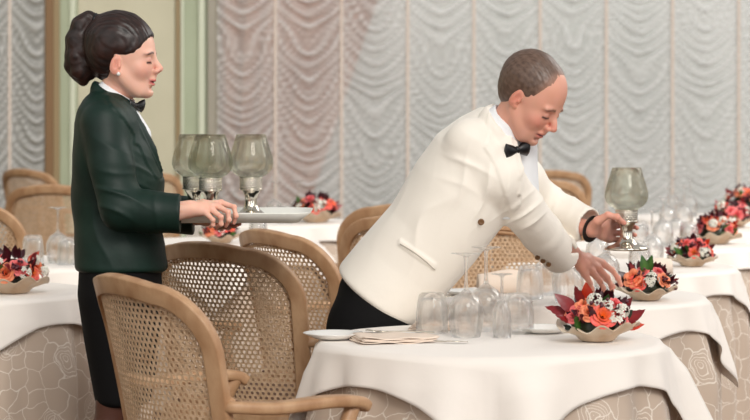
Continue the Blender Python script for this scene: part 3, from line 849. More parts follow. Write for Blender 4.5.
# left hand under the far rim
fw = W(196, 217, 6.80)
ch_w2 = [[W(206, 214, 6.80), W(216, 212, 6.775), W(224, 213, 6.765)],
         [W(222, 218, 6.80), W(233, 222, 6.79), W(238, 224, 6.76), W(240, 224, 6.735)],
         [W(219, 220, 6.81), W(229, 225, 6.79), W(234, 226, 6.76), W(236, 226, 6.73)],
         [W(215, 222, 6.81), W(224, 227, 6.79), W(228, 228, 6.76), W(230, 228, 6.73)],
         [W(211, 223, 6.81), W(218, 228, 6.79), W(221, 229, 6.77), W(223, 229, 6.745)]]
parts.append(hand(ch_w2, None, fw, W(178, 216, 6.81), SKW, r=.0072, knuck=.0105, h=.0025))
lowp = [(W(114, 106, 6.6), W(115, 125, 6.6), .040, .05), (W(118, 140, 6.6), W(118, 180, 6.6), .08, .09), (W(118, 180, 6.6), W(120, 265, 6.6), .08, .10),
        (W(118, 270, 6.53), W(116, 400, 6.53), .08, .052), (W(116, 400, 6.53), W(108, 440, 6.53), .052, .054), (W(108, 440, 6.53), W(113, 540, 6.53), .052, .034), (W(113, 540, 6.53), W(114, 562, 6.53), .034, .036),
        (W(122, 270, 6.67), W(122, 400, 6.67), .08, .052), (W(122, 400, 6.67), W(118, 440, 6.67), .052, .054), (W(118, 440, 6.67), W(122, 540, 6.67), .052, .034), (W(122, 540, 6.67), W(123, 562, 6.67), .034, .036)]
lb = lowbody(lowp, SKW); lb[2][lb[0][:, 2] < .75] = srgb(84, 52, 42)[:3]; parts.append(lb)
V, Fq, C = join(parts)
woman = person_root('person', V, Fq, C, foot, 'waitress in dark green jacket and black skirt, dark ponytail, carrying a white tray')
# hair, built in head space
g = SDF((-.24, -.10, -.16), (.125, .10, .165), .0025)
def wl(px, py, y=0.0):
    v = Rw.inverted() @ (P(px, py, WD)-hc); return (v.x, y, v.z)
g.ell((-.020, 0, .043), (.104, .081, .098), .02); g.ell((.022, 0, .030), (.0675, .068, .0815), .02); g.ell((-.040, 0, .0), (.070, .066, .070), .02)
hz = np.interp(g.X, [-.12, -.075, -.045, -.028, -.012, .02, .045, .060, .075, .09, .1], [-.085, -.085, -.075, -.035, .012, .008, .014, .030, .052, .072, .082])
g.cut_field(g.Z-hz+.004, .016)
tail = [wl(95, 20), wl(87, 18), wl(79, 25), wl(75, 40), wl(76, 58), wl(79, 72), wl(82, 81)]
g.chain(tail, [.017, .020, .026, .031, .033, .029, .014], .014)
g.chain([wl(80, 30), wl(84, 50), wl(88, 66), wl(90, 76)], [.018, .026, .024, .010], .014)
g.chain([wl(72, 48), wl(69, 66), wl(70, 74)], [.022, .018, .006], .01)
V, Fq = g.surface(1)
V = disp(V, Fq, .0011, [((55, 300, 60), 1.0), ((120, 420, 120), .5)])
V = disp(V, Fq, .0013, [((60, 40, 12), 1.0)], 3)
hcx = hair_cols(V, srgb(17, 9, 8), srgb(48, 24, 18), (60, 330, 40))
child('hair', place(V, hc, Rw), Fq, hairmat, woman, hcx)
b = MB(); tp = [Vector(wl(95, 22))+Vector((0, .022*math.cos(a), .022*math.sin(a))) for a in np.linspace(0, 2*PI, 16, endpoint=False)]
b.sweep(tp, lambda i, t: [(.006*math.cos(q), .006*math.sin(q)) for q in np.linspace(0, 2*PI, 6, endpoint=False)], up=Vector((1, 0, 0)), closed=True)
child('hair_band', place(np.array(b.v), hc, Rw), b.f, M['satin'], woman)
e = MB().lathe([(.0003, -.006), (.004, -.004), (.006, 0), (.004, .004), (.0003, .006)], 10)
child('earring', place(np.array(e.v), P(118.5, 74, WD-.083), Matrix.Identity(4)), e.f, M['china'], woman)
# shirt collar
g = SDF(W(88, 118, 6.75)-Vector((0, .45, .06)), W(160, 75, 6.75)+Vector((.0, .1, 0)), .0035)
g.cap(W(118, 110, 6.6), W(136, 136, 6.6), .048, .045, .02)
WA = (-.016, 0, -.13)
pts, nr = neck_ring(hc, Rw, 1, (-.018, 0, -.112), .049, 0, 360, 24, tilt=.022, ax=WA); band(g, pts, nr, .017, fac=.28)
pts, nr = neck_ring(hc, Rw, 1, (-.020, 0, -.126), .056, 0, 360, 24, tilt=.024, ax=WA); band(g, pts, nr, .020, fac=.3)
V, Fq = g.surface(1); child('shirt', V, Fq, M['shirt'], woman)
bow_tie(woman, W(136, 106, 6.575), Matrix.Rotation(math.radians(-32), 4, 'Z') @ Matrix.Rotation(.35, 4, 'Y'), .85)
# jacket
g = SDF((-1.02, 6.28, .86), (-.50, 6.95, 1.47), .0046)
def xy(px, py): return (px-375)*WD/F, CAM_H-(py-115)*WD/F
rows = []
for y, l, r, bb in ((92, 90, 124, .085), (100, 84, 132, .135), (110, 79, 137, .165), (122, 76, 142, .182), (140, 74, 147, .180), (158, 73, 154, .172), (180, 72, 164, .160), (200, 73, 162, .150), (222, 74, 158, .150), (245, 75, 165, .160), (271, 75, 168, .172)):
    rows.append((y, l, r, bb))
A = Vector((xy(120, 92)[0], WD, xy(120, 92)[1])); B = Vector((A.x, WD, xy(120, 271)[1]))
st = [((y-92)/(271-92), ((l+r)/2-120)*WD/F, (r-l)/2*WD/F, bb, 0) for y, l, r, bb in rows]
def loftX(g, A, B, st, **k):
    # offset measured along +X whatever the handedness
    d = (gk(B)-gk(A)); d /= np.linalg.norm(d); u = np.cross(gk((0, 1, 0)), d); sg = 1 if u[0] > 0 else -1
    return loft(g, A, B, [(t, o*sg, a, b, ow) for t, o, a, b, ow in st], **k)
loftX(g, A, B, st, k=.01)
for arm in ([W(104, 124, 6.455), W(112, 168, 6.42), W(122, 208, 6.405), W(150, 212, 6.40), W(187, 214, 6.385)], [W(104, 124, 6.745), W(112, 168, 6.80), W(122, 206, 6.83), W(155, 212, 6.83), W(192, 216, 6.815)]):
    g.chain(arm, [.060, .060, .062, .058, .058], .018)
g.plane(W(187.5, 215, 6.6), (1, 0, .02), .004)
g.cap(W(188, 212, 6.384), W(204, 208, 6.384), .040, .040, .004, 'cut')
# V of the front and neck opening
pc = Vector(neck_ring(hc, Rw, 1, (-.018, 0, -.105), 0, 0, 1, 1)[0][0]); pd = Vector(neck_ring(hc, Rw, 1, (-.026, 0, -.175), 0, 0, 1, 1)[0][0])
g.cap(pc, pd, .056, .056, .006, 'cut')
g.cap(W(122, 98, 6.6), W(148, 142, 6.6), .046, .012, .006, 'cut')
pts, nr = neck_ring(hc, Rw, 1, (-.026, 0, -.130), .065, 62, 298, 18, tilt=.032, ax=WA); band(g, pts, nr, .021, k=.008, fac=.34)
for s in (-1, 1):
    e = pts[0] if s > 0 else pts[-1]
    q = [e, W(129, 112, 6.6+s*.080), W(139, 130, 6.6+s*.068), W(150, 150, 6.6+s*.040), W(161, 170, 6.6+s*.018)]
    g.chain(q, [.021, .026, .030, .022, .010], .005, flat=((.75, s*.8, .3), .32))
V, Fq = g.surface(2)
V = disp(V, Fq, .0035, [((9, 14, 26), 1.0)], 1.0); V = disp(V, Fq, .0016, [((26, 18, 14), 1.0)], 5)
def folds(V, Fq, c, rad, amt, freq, dirv):
    N_ = normals(V, Fq); q = V-np.array(c); r = np.linalg.norm(q, axis=1); wgt = np.exp(-(r/rad)**2)
    s = (q@np.array(dirv))*freq+2.2*vnoise(V, 11); w_ = 1-np.abs(np.sin(s*.5)); return V+N_*(amt*wgt*(w_**2-.3))[:, None]
V = folds(V, Fq, W(118, 195, 6.35), .07, .008, 120, (.35, 0, .93)); V = folds(V, Fq, W(112, 150, 6.38), .07, .005, 80, (.5, 0, .8))
V = folds(V, Fq, W(160, 210, 6.35), .06, .004, 90, (.9, 0, .3)); V = folds(V, Fq, W(150, 175, 6.46), .06, .006, 130, (.3, 0, .9)); V = folds(V, Fq, W(100, 240, 6.45), .09, .004, 90, (.9, 0, .2))
V = raise_poly(V, Fq, [(104, 93), (124, 104), (133, 112), (150, 148), (163, 176), (157, 180), (146, 164), (139, 146), (133, 144), (134, 136), (124, 120), (112, 108)], .004, 6.62)
jw_ = child('jacket', V, Fq, M['jacket_green'], woman)
# skirt
g = SDF((-.96, 6.36, .46), (-.52, 6.84, .98), .007)
loftX(g, Vector((A.x, WD, .96)), Vector((A.x, WD, .505)), [(0, 0, .115, .150, 0), (.3, 0, .122, .168, 0), (.6, .006, .108, .160, 0), (1, .012, .080, .145, 0)], k=.01)
V, Fq = g.surface(2); V = disp(V, Fq, .002, [((14, 14, 5), 1.0)]); child('skirt', V, Fq, M['black_cloth'], woman)
for yy, xo in ((6.53, 114), (6.67, 123)):
    g = SDF(W(xo, 575, yy)-Vector((.10, .08, .01)), W(xo, 540, yy)+Vector((.22, .08, 0)), .005)
    c = W(xo, 575, yy); c.z = 0
    g.cap(c+Vector((-.02, 0, .034)), c+Vector((.05, 0, .030)), .030, .034, .01); g.cap(c+Vector((.05, 0, .028)), c+Vector((.14, 0, .022)), .034, .022, .01)
    g.cap(c+Vector((-.03, 0, .06)), c+Vector((-.03, 0, .02)), .022, .018, .01)
    g.plane((0, 0, .001), (0, 0, -1), .002); V, Fq = g.surface(1); child('shoe', V, Fq, M['leather'], woman)

# ================================================================ waiter
MD = 6.55
footm = P(372, 115, MD); footm = Vector((footm.x, footm.y, 0))
Rm = Matrix.Rotation(math.radians(-31), 4, 'Z') @ Matrix.Rotation(math.radians(35), 4, 'Y') @ Matrix.Rotation(math.radians(0), 4, 'X')
MS = .99
earm = P(516, 99, MD-.24)
hm = earm-(Rm @ Vector((-.005, -.078, -.010)))*MS
V, Fq, C = head_local(True); V = place(V, hm, Rm, MS)
parts = [(V, Fq, C)]
rh = [[W(581, 258, 6.96), W(596, 270, 7.00), W(607, 279, 7.02), W(613, 287, 7.02)],
      [W(602, 263, 7.00), W(612, 270, 7.04), W(618, 278, 7.055), W(621, 285, 7.06)],
      [W(598, 268, 6.965), W(607, 277, 6.985), W(611, 285, 6.99), W(612, 291, 6.99)],
      [W(592, 272, 6.935), W(600, 281, 6.945), W(603, 288, 6.945), W(604, 294, 6.945)],
      [W(585, 274, 6.91), W(590, 283, 6.915), W(592, 289, 6.915), W(593, 294, 6.915)]]
parts.append(hand(rh, None, W(573, 254, 6.87), W(553, 243, 6.78), SKM, r=.0090, knuck=.0130))
lh = [[W(598, 221, 6.715), W(608, 215, 6.695), W(617, 217, 6.69), W(624, 223, 6.70)],
      [W(612, 219, 6.80), W(621, 218, 6.825), W(631, 219, 6.815), W(636, 221, 6.78)],
      [W(613, 226, 6.81), W(622, 225, 6.835), W(632, 226, 6.82), W(637, 228, 6.78)],
      [W(612, 233, 6.81), W(621, 233, 6.835), W(631, 234, 6.82), W(635, 235, 6.78)],
      [W(609, 239, 6.80), W(618, 240, 6.82), W(627, 240, 6.81), W(631, 240, 6.78)]]
parts.append(hand(lh, None, W(592, 229, 6.755), W(572, 226, 6.80), SKM, r=.0086, knuck=.0125))
lowm = [(W(505, 125, 6.50), W(490, 150, 6.55), .06, .08), (W(490, 150, 6.55), W(440, 220, 6.56), .11, .11), (W(440, 220, 6.56), W(398, 275, 6.56), .10, .08), (W(398, 275, 6.56), W(378, 335, 6.56), .08, .08),
        (W(362, 345, 6.49), W(356, 450, 6.53), .07, .06), (W(356, 450, 6.53), W(356, 555, 6.53), .055, .04), (W(382, 345, 6.66), W(388, 450, 6.66), .07, .06), (W(388, 450, 6.70), W(390, 545, 6.71), .055, .04)]
parts.append(lowbody(lowm, SKM))
V, Fq, C = join(parts)
man = person_root('person', V, Fq, C, footm, 'waiter in ivory dinner jacket bending over a table, holding a smoky glass candle holder')
# hair
g = SDF((-.14, -.11, -.11), (.12, .11, .15), .0025)
g.ell((-.028, 0, .040), (.094, .079, .0885), .02); g.ell((.018, 0, .034), (.063, .068, .077), .02); g.ell((-.040, 0, .0), (.068, .062, .070), .02)
hz = np.interp(g.X, [-.12, -.08, -.05, -.032, -.022, -.010, .010, .016, .030, .042, .056, .068, .080, .1], [-.070, -.070, -.066, -.044, .000, .010, .004, -.028, -.006, .040, .076, .105, .140, .15])
g.cut_field(g.Z-hz+.003, .018)
V, Fq = g.surface(1)
V = disp(V, Fq, .0009, [((90, 330, 90), .7), ((190, 520, 190), .6)])
hcx = hair_cols(V, srgb(80, 60, 50), srgb(116, 93, 80), (180, 500, 180))
fr_ = sst(V[:, 0], .020, .065); hcx = lerp(hcx, srgb(196, 146, 124), fr_*.65)
child('hair', place(V, hm, Rm, MS), Fq, hairmat, man, hcx)
# shirt
g = SDF(W(480, 215, 6.3)-Vector((.02, 0, .02)), W(545, 95, 6.3)+Vector((.02, .45, .03)), .004)
g.cap(W(508, 150, 6.47), W(505, 200, 6.50), .085, .10, .02)
NA = (.006, 0, -.12)
pts, nr = neck_ring(hm, Rm, MS, (-.016, 0, -.108), .060, 0, 360, 24, tilt=.014, ax=NA); band(g, pts, nr, .019, fac=.26)
pts, nr = neck_ring(hm, Rm, MS, (-.016, 0, -.126), .066, 0, 360, 24, tilt=.014, ax=NA); band(g, pts, nr, .022, fac=.3)
V, Fq = g.surface(1); V = disp(V, Fq, .0015, [((60, 60, 10), 1.0)]); child('shirt', V, Fq, M['shirt'], man)
bow_tie(man, W(517, 150, 6.345), Matrix.Rotation(math.radians(-50), 4, 'Z') @ Matrix.Rotation(.35, 4, 'Y') @ Matrix.Rotation(.15, 4, 'X'), 1.05)
# trousers
g = SDF((-.22, 6.25, -.01), (.24, 6.90, .98), .0075)
loftX(g, Vector((W(387, 262, 6.57))), Vector(W(371, 335, 6.57)), [(0, 0, .100, .160, 0), (.4, 0, .122, .168, 0), (1, 0, .118, .175, 0)], k=.02)
for pts in ([W(362, 330, 6.49), W(356, 440, 6.53), W(356, 560, 6.53)], [W(378, 330, 6.66), W(388, 440, 6.71), W(390, 552, 6.71)]):
    g.chain(pts, [.098, .076, .064], .05)
g.plane((0, 0, .035), (0, 0, -1), .004)
V, Fq = g.surface(2); V = disp(V, Fq, .003, [((16, 16, 9), 1.0)]); child('trousers', V, Fq, M['black_cloth'], man)
for px_, yy in ((352, 6.53), (388, 6.71)):
    c = W(px_, 300, yy); c.z = 0
    g = SDF(c-Vector((.14, .09, .01)), c+Vector((.30, .09, .14)), .006)
    g.cap(c+Vector((-.05, 0, .045)), c+Vector((.08, 0, .045)), .04, .044, .01); g.cap(c+Vector((.08, 0, .04)), c+Vector((.20, 0, .030)), .044, .030, .01)
    g.plane((0, 0, .001), (0, 0, -1), .002); V, Fq = g.surface(1); child('shoe', V, Fq, M['leather'], man)
# jacket
g = SDF((-.17, 6.24, .70), (.70, 7.02, 1.45), .0048)
A = W(506, 118, 6.50); B = W(372, 304, 6.58)
pxs = [((490, 98), (516, 140), .085), ((466, 110), (521, 172), .165), ((442, 127), (517, 200), .205), ((420, 156), (503, 226), .205), ((387, 210), (478, 256), .192), ((362, 240), (450, 288), .185), ((337, 268), (418, 326), .188)]
Ap = np.array((506., 118.)); dv = np.array((372-506., 304-118.)); Lp = np.linalg.norm(dv); dn = dv/Lp; un = np.array((-dn[1], dn[0])); un = un if un[0] > 0 else -un
st = []
for a_, b_, w_ in pxs:
    c_ = (np.array(a_)+np.array(b_))/2-Ap; half = abs(np.dot(np.array(b_)-np.array(a_), un))/2
    st.append((float(c_@dn)/Lp, float(c_@un)*MD/F, half*MD/F, w_, 0))
loftX(g, A, B, st, k=.01, pw=2.2)
nearA = [W(472, 146, 6.395), W(497, 178, 6.38), W(520, 206, 6.47), (W(541, 233, 6.62)), W(562, 257, 6.78)]
g.chain(nearA, [.080, .074, .066, .060, .056], .014)
farA = [W(492, 150, 6.72), W(520, 180, 6.80), W(543, 204, 6.88), W(566, 216, 6.84), W(592, 226, 6.765)]
g.chain(farA, [.078, .070, .062, .055, .052], .03)
# cuffs cut square
def cutcap(g, a, b, r):
    g.cap(a, b, r, r, .003, 'cut')
nd = (nearA[4]-nearA[3]).normalized(); fd = (farA[4]-farA[3]).normalized()
def cut_local(g, p, n, R):
    bx = g._box(Vector(p)-Vector((R, R, R)), Vector(p)+Vector((R, R, R)))
    d = -((g.X[bx]-p[0])*n[0]+(g.Y[bx]-p[1])*n[1]+(g.Z[bx]-p[2])*n[2]); g._comb(d.astype(np.float32), .003, 'cut', bx)
cut_local(g, W(561, 256, 6.775), nd, .085); cut_local(g, W(589, 225, 6.773), fd, .075)
g.cap(nearA[4]-nd*.02, nearA[4]+nd*.16, .048, .048, .003, 'cut'); g.cap(farA[4]-fd*.025, farA[4]+fd*.16, .044, .044, .003, 'cut')
# neck opening and chest V
pc = neck_ring(hm, Rm, MS, (-.016, 0, -.100), 0, 0, 1, 1, ax=NA)[0][0]; pd = neck_ring(hm, Rm, MS, (-.016, 0, -.185), 0, 0, 1, 1, ax=NA)[0][0]
g.cap(pc, pd, .066, .066, .006, 'cut')
g.cap(W(516, 132, 6.41), W(523, 176, 6.43), .058, .016, .006, 'cut')
pts, nr = neck_ring(hm, Rm, MS, (-.018, 0, -.132), .073, 70, 290, 18, tilt=.02, ax=NA); band(g, pts, nr, .020, k=.010, fac=.36)
g.chain([pts[-1], W(509, 146, 6.345), W(516, 170, 6.33), W(521, 194, 6.345)], [.020, .028, .026, .010], .006, flat=((.35, -1, .3), .30))
g.chain([pts[0], W(528, 165, 6.50), W(532, 188, 6.48)], [.020, .030, .014], .006, flat=((1, .3, .2), .32))
# pocket welt and front edge
V, Fq = g.surface(2)
V = disp(V, Fq, .0035, [((7, 7, 9), 1.0)], 1.0); 
ax = gk((.62, .25, -.74)); 
# folds radiate from the armpit: stripes across the sleeve direction
V = folds(V, Fq, W(482, 190, 6.33), .085, .010, 110, (.80, 0, -.25))
V = folds(V, Fq, W(524, 214, 6.42), .07, .008, 140, (.50, .2, -.80))
V = folds(V, Fq, W(430, 225, 6.38), .13, .007, 55, (.85, 0, -.5))
V = folds(V, Fq, W(470, 165, 6.33), .07, .007, 90, (.5, 0, .8))
V = folds(V, Fq, W(555, 205, 6.85), .07, .006, 120, (.9, -.3, -.2))
V = raise_poly(V, Fq, [(497, 97), (507, 120), (515, 150), (521, 180), (521, 205), (511, 214), (503, 190), (495, 165), (484, 148), (489, 138), (486, 122), (490, 106)], .0045, 6.5)
V = raise_poly(V, Fq, [(399, 238), (437, 264), (435, 271), (398, 245)], .004, 6.6)
JV = V
child('jacket', V, Fq, M['jacket_white'], man)
edge_line('pocket_shadow', JV, [(400, 244), (412, 251), (424, 260), (435, 270)], M['shade_line'], man, .0016, .0)  # shadow gap along the welt, drawn as a darker line
puck(W(481, 222, surf_D(JV, 481, 222)-.002), (.1, -1, 0), .0095, .003, 'button', M['button'], man)
sleeve_n = (-.1, -.8, -.6)
for q, (bx_, by_) in enumerate(((537.5, 257.5), (543, 261), (548.5, 264.5))):
    # on the underside of the cuff, facing the camera
    puck(W(bx_, by_, surf_D(JV, bx_, by_)-.002), (-.1, -1, -.45), .0078, .003, 'button', M['button'], man)
b = MB(); wc = W(591.5, 229, 6.757); q1 = Vector((0, 1, 0)); fdv = Vector(fd); s1 = fdv.cross(Vector((0, 0, 1))).normalized(); s2 = s1.cross(fdv).normalized()
ring = [wc+s1*.030*math.cos(a)+s2*.034*math.sin(a) for a in np.linspace(0, 2*PI, 28, endpoint=False)]
b.sweep(ring, lambda i, t: rsec(.002, .008, .3, 2), up=lambda i: (ring[i]-wc).normalized(), closed=True)
child('watch_strap', b.v, b.f, M['leather'], man)

# ---------------------------------------------------------------- smoky glass candle holders
def holder(label):
    root = empty('candle_holder', (0, 0, 0)); tag(root, label, 'candle holder', 'silver candle holders with smoky glass shades')
    MB().lathe([(.0005, 0), (.064, 0), (.067, .003), (.066, .007), (.058, .011), (.040, .016), (.026, .026), (.019, .040), (.0175, .055), (.021, .068), (.027, .078), (.0315, .083), (.0005, .083)], 40).build('foot', M['silver'], root)
    # pierced collar: a ring with real diamond holes
    n = 26; rows = 5; z0, z1 = .083, .116; R = .0335; v = []; f = []; key = {}
    def vid(a, z):
        a = a % (2*PI); k = (round(a*5000) % round(2*PI*5000), round(z*100000))
        if k not in key: key[k] = len(v); v.append((R*math.cos(a), R*math.sin(a), z))
        return key[k]
    da = 2*PI/n; dz = (z1-z0-.006)/rows
    for r in range(rows):
        for c in range(n):
            a = (c+(.5 if r % 2 else 0))*da; z = z0+.003+(r+.5)*dz
            out = [(-.5, -.5), (0, -.5), (.5, -.5), (.5, .5), (0, .5), (-.5, .5)]
            oi = [vid(a+x*da, z+y*dz) for x, y in out]; n0 = len(v)
            for x, y in [(.30*math.cos(q), .34*math.sin(q)) for q in [math.radians(w_) for w_ in (218, 270, 322, 38, 90, 142)]]:
                aa = a+x*da; v.append((R*math.cos(aa), R*math.sin(aa), z+y*dz))
            for k in range(6): f.append((oi[k], oi[(k+1) % 6], n0+(k+1) % 6, n0+k))
    o = mesh_obj('pierced_collar', v, f, M['silver'], root); sm = o.modifiers.new('s', 'SOLIDIFY'); sm.thickness = .002
    b = MB()
    for z in (.0835, .1155): b.lathe([(R-.0025, z-.002), (R+.0015, z-.002), (R+.0015, z+.002), (R-.0025, z+.002)], 40, closed=True)
    b.build('collar_band', M['silver'], root)
    MB().lathe([(.0005, .084), (.019, .084), (.019, .100), (.017, .101), (.0005, .101)], 24).build('candle', M['candle'], root)
    prof = [(.0005, .110), (.018, .111), (.034, .117), (.050, .126), (.061, .138), (.066, .153), (.065, .168), (.059, .190), (.051, .214), (.0435, .238)]
    inner = [(max(.0005, r-.0020), z+(.002 if r < .03 else .0008)) for r, z in prof][::-1]; inner[0] = (.0418, .238)
    MB().lathe(prof+inner, 48).build('glass_shade', M['smoke_glass'], root)
    return root
M['candle'] = mat('ivory_candle_wax', srgb(235, 228, 210), .5)
TRAYZ = 1.046
hs = holder('candle holder at the right end of the tray, standing clear of the other two'); hs.scale = (1, 1, 1.04); hs.location = (P(251, 0, 6.60).x, 6.60, TRAYZ)
for px, D, z, lab in ((210.5, 6.525, TRAYZ, "middle candle holder on the tray, just behind the waitress's hand"), (194, 6.655, TRAYZ, "candle holder at the tray's left end, half hidden behind the middle one"), (626.5, 6.755, P(0, 250, 6.755).z, "candle holder lifted in the waiter's left hand over the table")):
    c = copy_tree(hs); c['label'] = lab; c.scale = (1, 1, 1.04); c.location = (P(px, 0, D).x, D, z)
# ---------------------------------------------------------------- tray
def tray():
    x0, x1 = P(171, 0, 6.6).x, P(300, 0, 6.6).x; y0, y1 = 6.445, 6.775; z = TRAYZ-.0015
    v = []; f = []
    def loop(e, zz, r=.03, n=6):
        out = []
        for cx, cy, a0 in ((x1-r, y1-r, 0), (x0+r, y1-r, PI/2), (x0+r, y0+r, PI), (x1-r, y0+r, 1.5*PI)):
            for k in range(n+1):
                a = a0+PI/2*k/n; out.append((cx+(r+e)*math.cos(a), cy+(r+e)*math.sin(a), zz))
        return out
    L = [loop(-.02, z), loop(-.004, z), loop(.030, z+.026), loop(.034, z+.0265), loop(.034, z+.0235), loop(-.002, z-.004), loop(-.02, z-.005)]
    m = len(L[0])
    for l in L: v += l
    for j in range(len(L)-1):
        for i in range(m): f.append((j*m+i, j*m+(i+1) % m, (j+1)*m+(i+1) % m, (j+1)*m+i))
    f.append(tuple(range(m))); f.append(tuple((len(L)-1)*m+i for i in range(m))[::-1])
    c = Vector(((x0+x1)/2, (y0+y1)/2, z)); o = mesh_obj('serving_tray', [Vector(p)-c for p in v], f, M['tray']); o.location = c
    tag(o, 'white rectangular tray with flared rim carried by the waitress', 'tray')
tray()
# ---------------------------------------------------------------- glassware
def g_tumbler(label):
    prof = [(.0005, 0), (.0005, 0)]
    # upturned: mouth down
    out = [(.036, 0), (.0365, .02), (.036, .045), (.033, .070), (.029, .086), (.022, .090), (.0005, .090)]
    inn = [(.0005, .078), (.022, .078), (.0275, .070), (.0315, .050), (.0342, .02), (.0344, 0)]
    o = MB().lathe(out+inn+[out[0]], 28).build('tumbler', M['glass']); tag(o, label, 'glass', 'upturned clear tumblers'); return o
def g_wine(label, s=1.0):
    root = empty('wine_glass', (0, 0, 0)); tag(root, label, 'glass', 'upturned stemmed wine glasses')
    S = lambda L: [(r*s, z*s) for r, z in L]
    out = [(.032, 0), (.037, .022), (.0405, .048), (.0385, .070), (.028, .090), (.013, .100), (.006, .106)]
    inn = [(.0005, .1), (.010, .096), (.0265, .087), (.0370, .068), (.0390, .048), (.0355, .022), (.0306, 0)]
    MB().lathe(S(out+[(.0005, .1065)]+inn+[out[0]]), 28).build('bowl', M['glass'], root)
    MB().lathe(S([(.0005, .104), (.006, .105), (.0042, .118), (.0036, .150), (.0042, .172), (.0065, .180), (.0005, .181)]), 16).build('stem', M['glass'], root)
    MB().lathe(S([(.0005, .1795), (.008, .180), (.020, .184), (.033, .186), (.033, .1875), (.018, .1885), (.0005, .1890)]), 28).build('foot', M['glass'], root)
    return root
def g_flute(label):
    o = MB().lathe([(.024, 0), (.026, .03), (.024, .07), (.012, .098), (.0045, .105), (.0038, .16), (.008, .166), (.028, .169), (.028, .171), (.0005, .172), (.0005, .10), (.010, .093), (.0225, .068), (.0245, .03), (.0225, 0), (.024, 0)], 24).build('flute_glass', M['glass']); tag(o, label, 'glass', 'upturned slim glasses'); return o
tum = wine = flute = None
def put_tumbler(px, D, lab, z=ZT):
    global tum
    if tum is None: tum = c = g_tumbler(lab)
    else: c = tum.copy(); COL.objects.link(c); c['label'] = lab
    c.location = (P(px, 0, D).x, D, z); c.scale = (1.22,)*3
def put_wine(px, D, lab, s=1.0, z=ZT):
    global wine
    if wine is None: wine = c = g_wine(lab)
    else: c = copy_tree(wine); c['label'] = lab
    c.location = (P(px, 0, D).x, D, z); c.scale = (s*1.2, s*1.2, s*1.2)
def put_flute(px, D, lab, z=ZT):
    global flute
    if flute is None: flute = c = g_flute(lab)
    else: c = flute.copy(); COL.objects.link(c); c['label'] = lab
    c.location = (P(px, 0, D).x, D, z)
put_tumbler(432, 6.16, "upturned tumbler on the nearest table, leftmost, in front of the waiter's jacket")
put_wine(466, 6.04, 'upturned wine glass on the nearest table, left of the two touching feet')
put_wine(486, 6.21, 'upturned wine glass on the nearest table, right of the two touching feet', 1.03)
put_flute(502, 6.02, 'upturned slim glass at the right end of the cluster on the nearest table')
put_tumbler(518, 6.14, 'small clear tumbler at the far right of the cluster on the nearest table')
put_tumbler(530, 7.30, "upturned tumbler under the waiter's near cuff, second table")
put_wine(568, 7.16, "upturned wine glass before the waiter's near cuff, second table", 1.06)
put_tumbler(547, 7.46, 'upturned tumbler just behind the lone wine glass, second table')
far = [(606, 7.72, 'w', "upturned wine glass behind the lifted candle holder's foot"), (640, 8.65, 't', "tumbler just right of the waiter's left fingertips, third table"), (598, 8.8, 'w', "wine glass foot showing above the waiter's far sleeve, third table"),
       (652, 8.9, 'w', 'wine glass right of the lifted candle holder, third table'), (663, 10.2, 'w', 'wine glass on the fourth table, leftmost of its cluster'), (676, 10.35, 'w', 'wine glass on the fourth table, middle of its cluster'), (689, 10.25, 't', 'tumbler at the right of the cluster on the fourth table'),
       (668, 11.7, 'w', 'wine glass on the fifth table, left of its pair'), (684, 11.85, 'w', 'wine glass on the fifth table, right of its pair'), (640, 10.3, 't', 'tumbler on the fourth table, at the left of its cluster'),
       (690, 13.2, 'w', 'wine glass on the farthest table, before the curtain'), (674, 13.3, 'w', 'wine glass at the left of the farthest table'),
       (33, 9.1, 't', 'upturned tumbler left of the wine glass on the left rear table'), (58, 9.05, 'w', 'upturned wine glass standing tall on the left rear table'), (68, 8.95, 't', 'upturned tumbler right of the wine glass on the left rear table'),
       (285, 12.4, 't', 'tumbler just left of the orange bouquet below the curtain'), (274, 12.6, 'w', 'wine glass behind the tray, just right of the smoky shades'), (298, 12.7, 'w', 'wine glass behind the orange bouquet below the curtain'),
       (258, 10.55, 't', 'tumbler behind the tray rim on the cloth below it')]
for px, D, k, lab in far:
    (put_wine if k == 'w' else put_tumbler)(px, D, lab)
# ---------------------------------------------------------------- plates, napkins, cutlery
plate = None
def put_plate(px, D, r, lab):
    global plate
    if plate is None:
        o = MB().lathe([(.0005, .004), (.055, .004), (.062, .008), (.088, .0155), (.090, .016), (.090, .0145), (.060, .002), (.055, 0), (.0005, 0)], 40).build('plate', M['china']); plate = o
    else: o = plate.copy(); COL.objects.link(o)
    tag(o, lab, 'plate', 'white porcelain side plates'); o.location = (P(px, 0, D).x, D, ZT); o.scale = (r/.09, r/.09, 1)
put_plate(333, 6.00, .080, 'white side plate at the left edge of the nearest table')
put_plate(543, 6.17, .080, 'white side plate right of the glasses on the nearest table')
put_plate(512, 7.10, .085, "white plate showing behind the glasses on the second table")
put_plate(468, 7.45, .085, 'white plate left of the folded napkin, second table')
def napkin_flat(c, sx, sy, rot, lab):
    n = 14; v = []; f = []
    for layer in range(4):
        o = len(v); e = .004*layer
        for i in range(n+1):
            for j in range(n+1):
                x = -sx/2+sx*i/n+e; y = -sy/2+sy*j/n+e*.5
                z = .003+.0035*layer+.0022*math.sin(x*60+layer)*math.cos(y*50+layer*2)+.002*math.sin(x*23+y*31)
                v.append((x, y, z))
        for i in range(n):
            for j in range(n): a = o+i*(n+1)+j; f.append((a, a+n+1, a+n+2, a+1))
    ob = mesh_obj('napkin', v, f, M['napkin']); ob.location = c; ob.rotation_euler = (0, 0, rot)
    sm = ob.modifiers.new('s', 'SOLIDIFY'); sm.thickness = .0025; tag(ob, lab, 'napkin', 'beige linen napkins'); return ob
napkin_flat((P(392, 0, 5.92).x, 5.92, ZT+.002), .20, .14, .25, 'beige napkin folded flat on the nearest table beside the side plate')
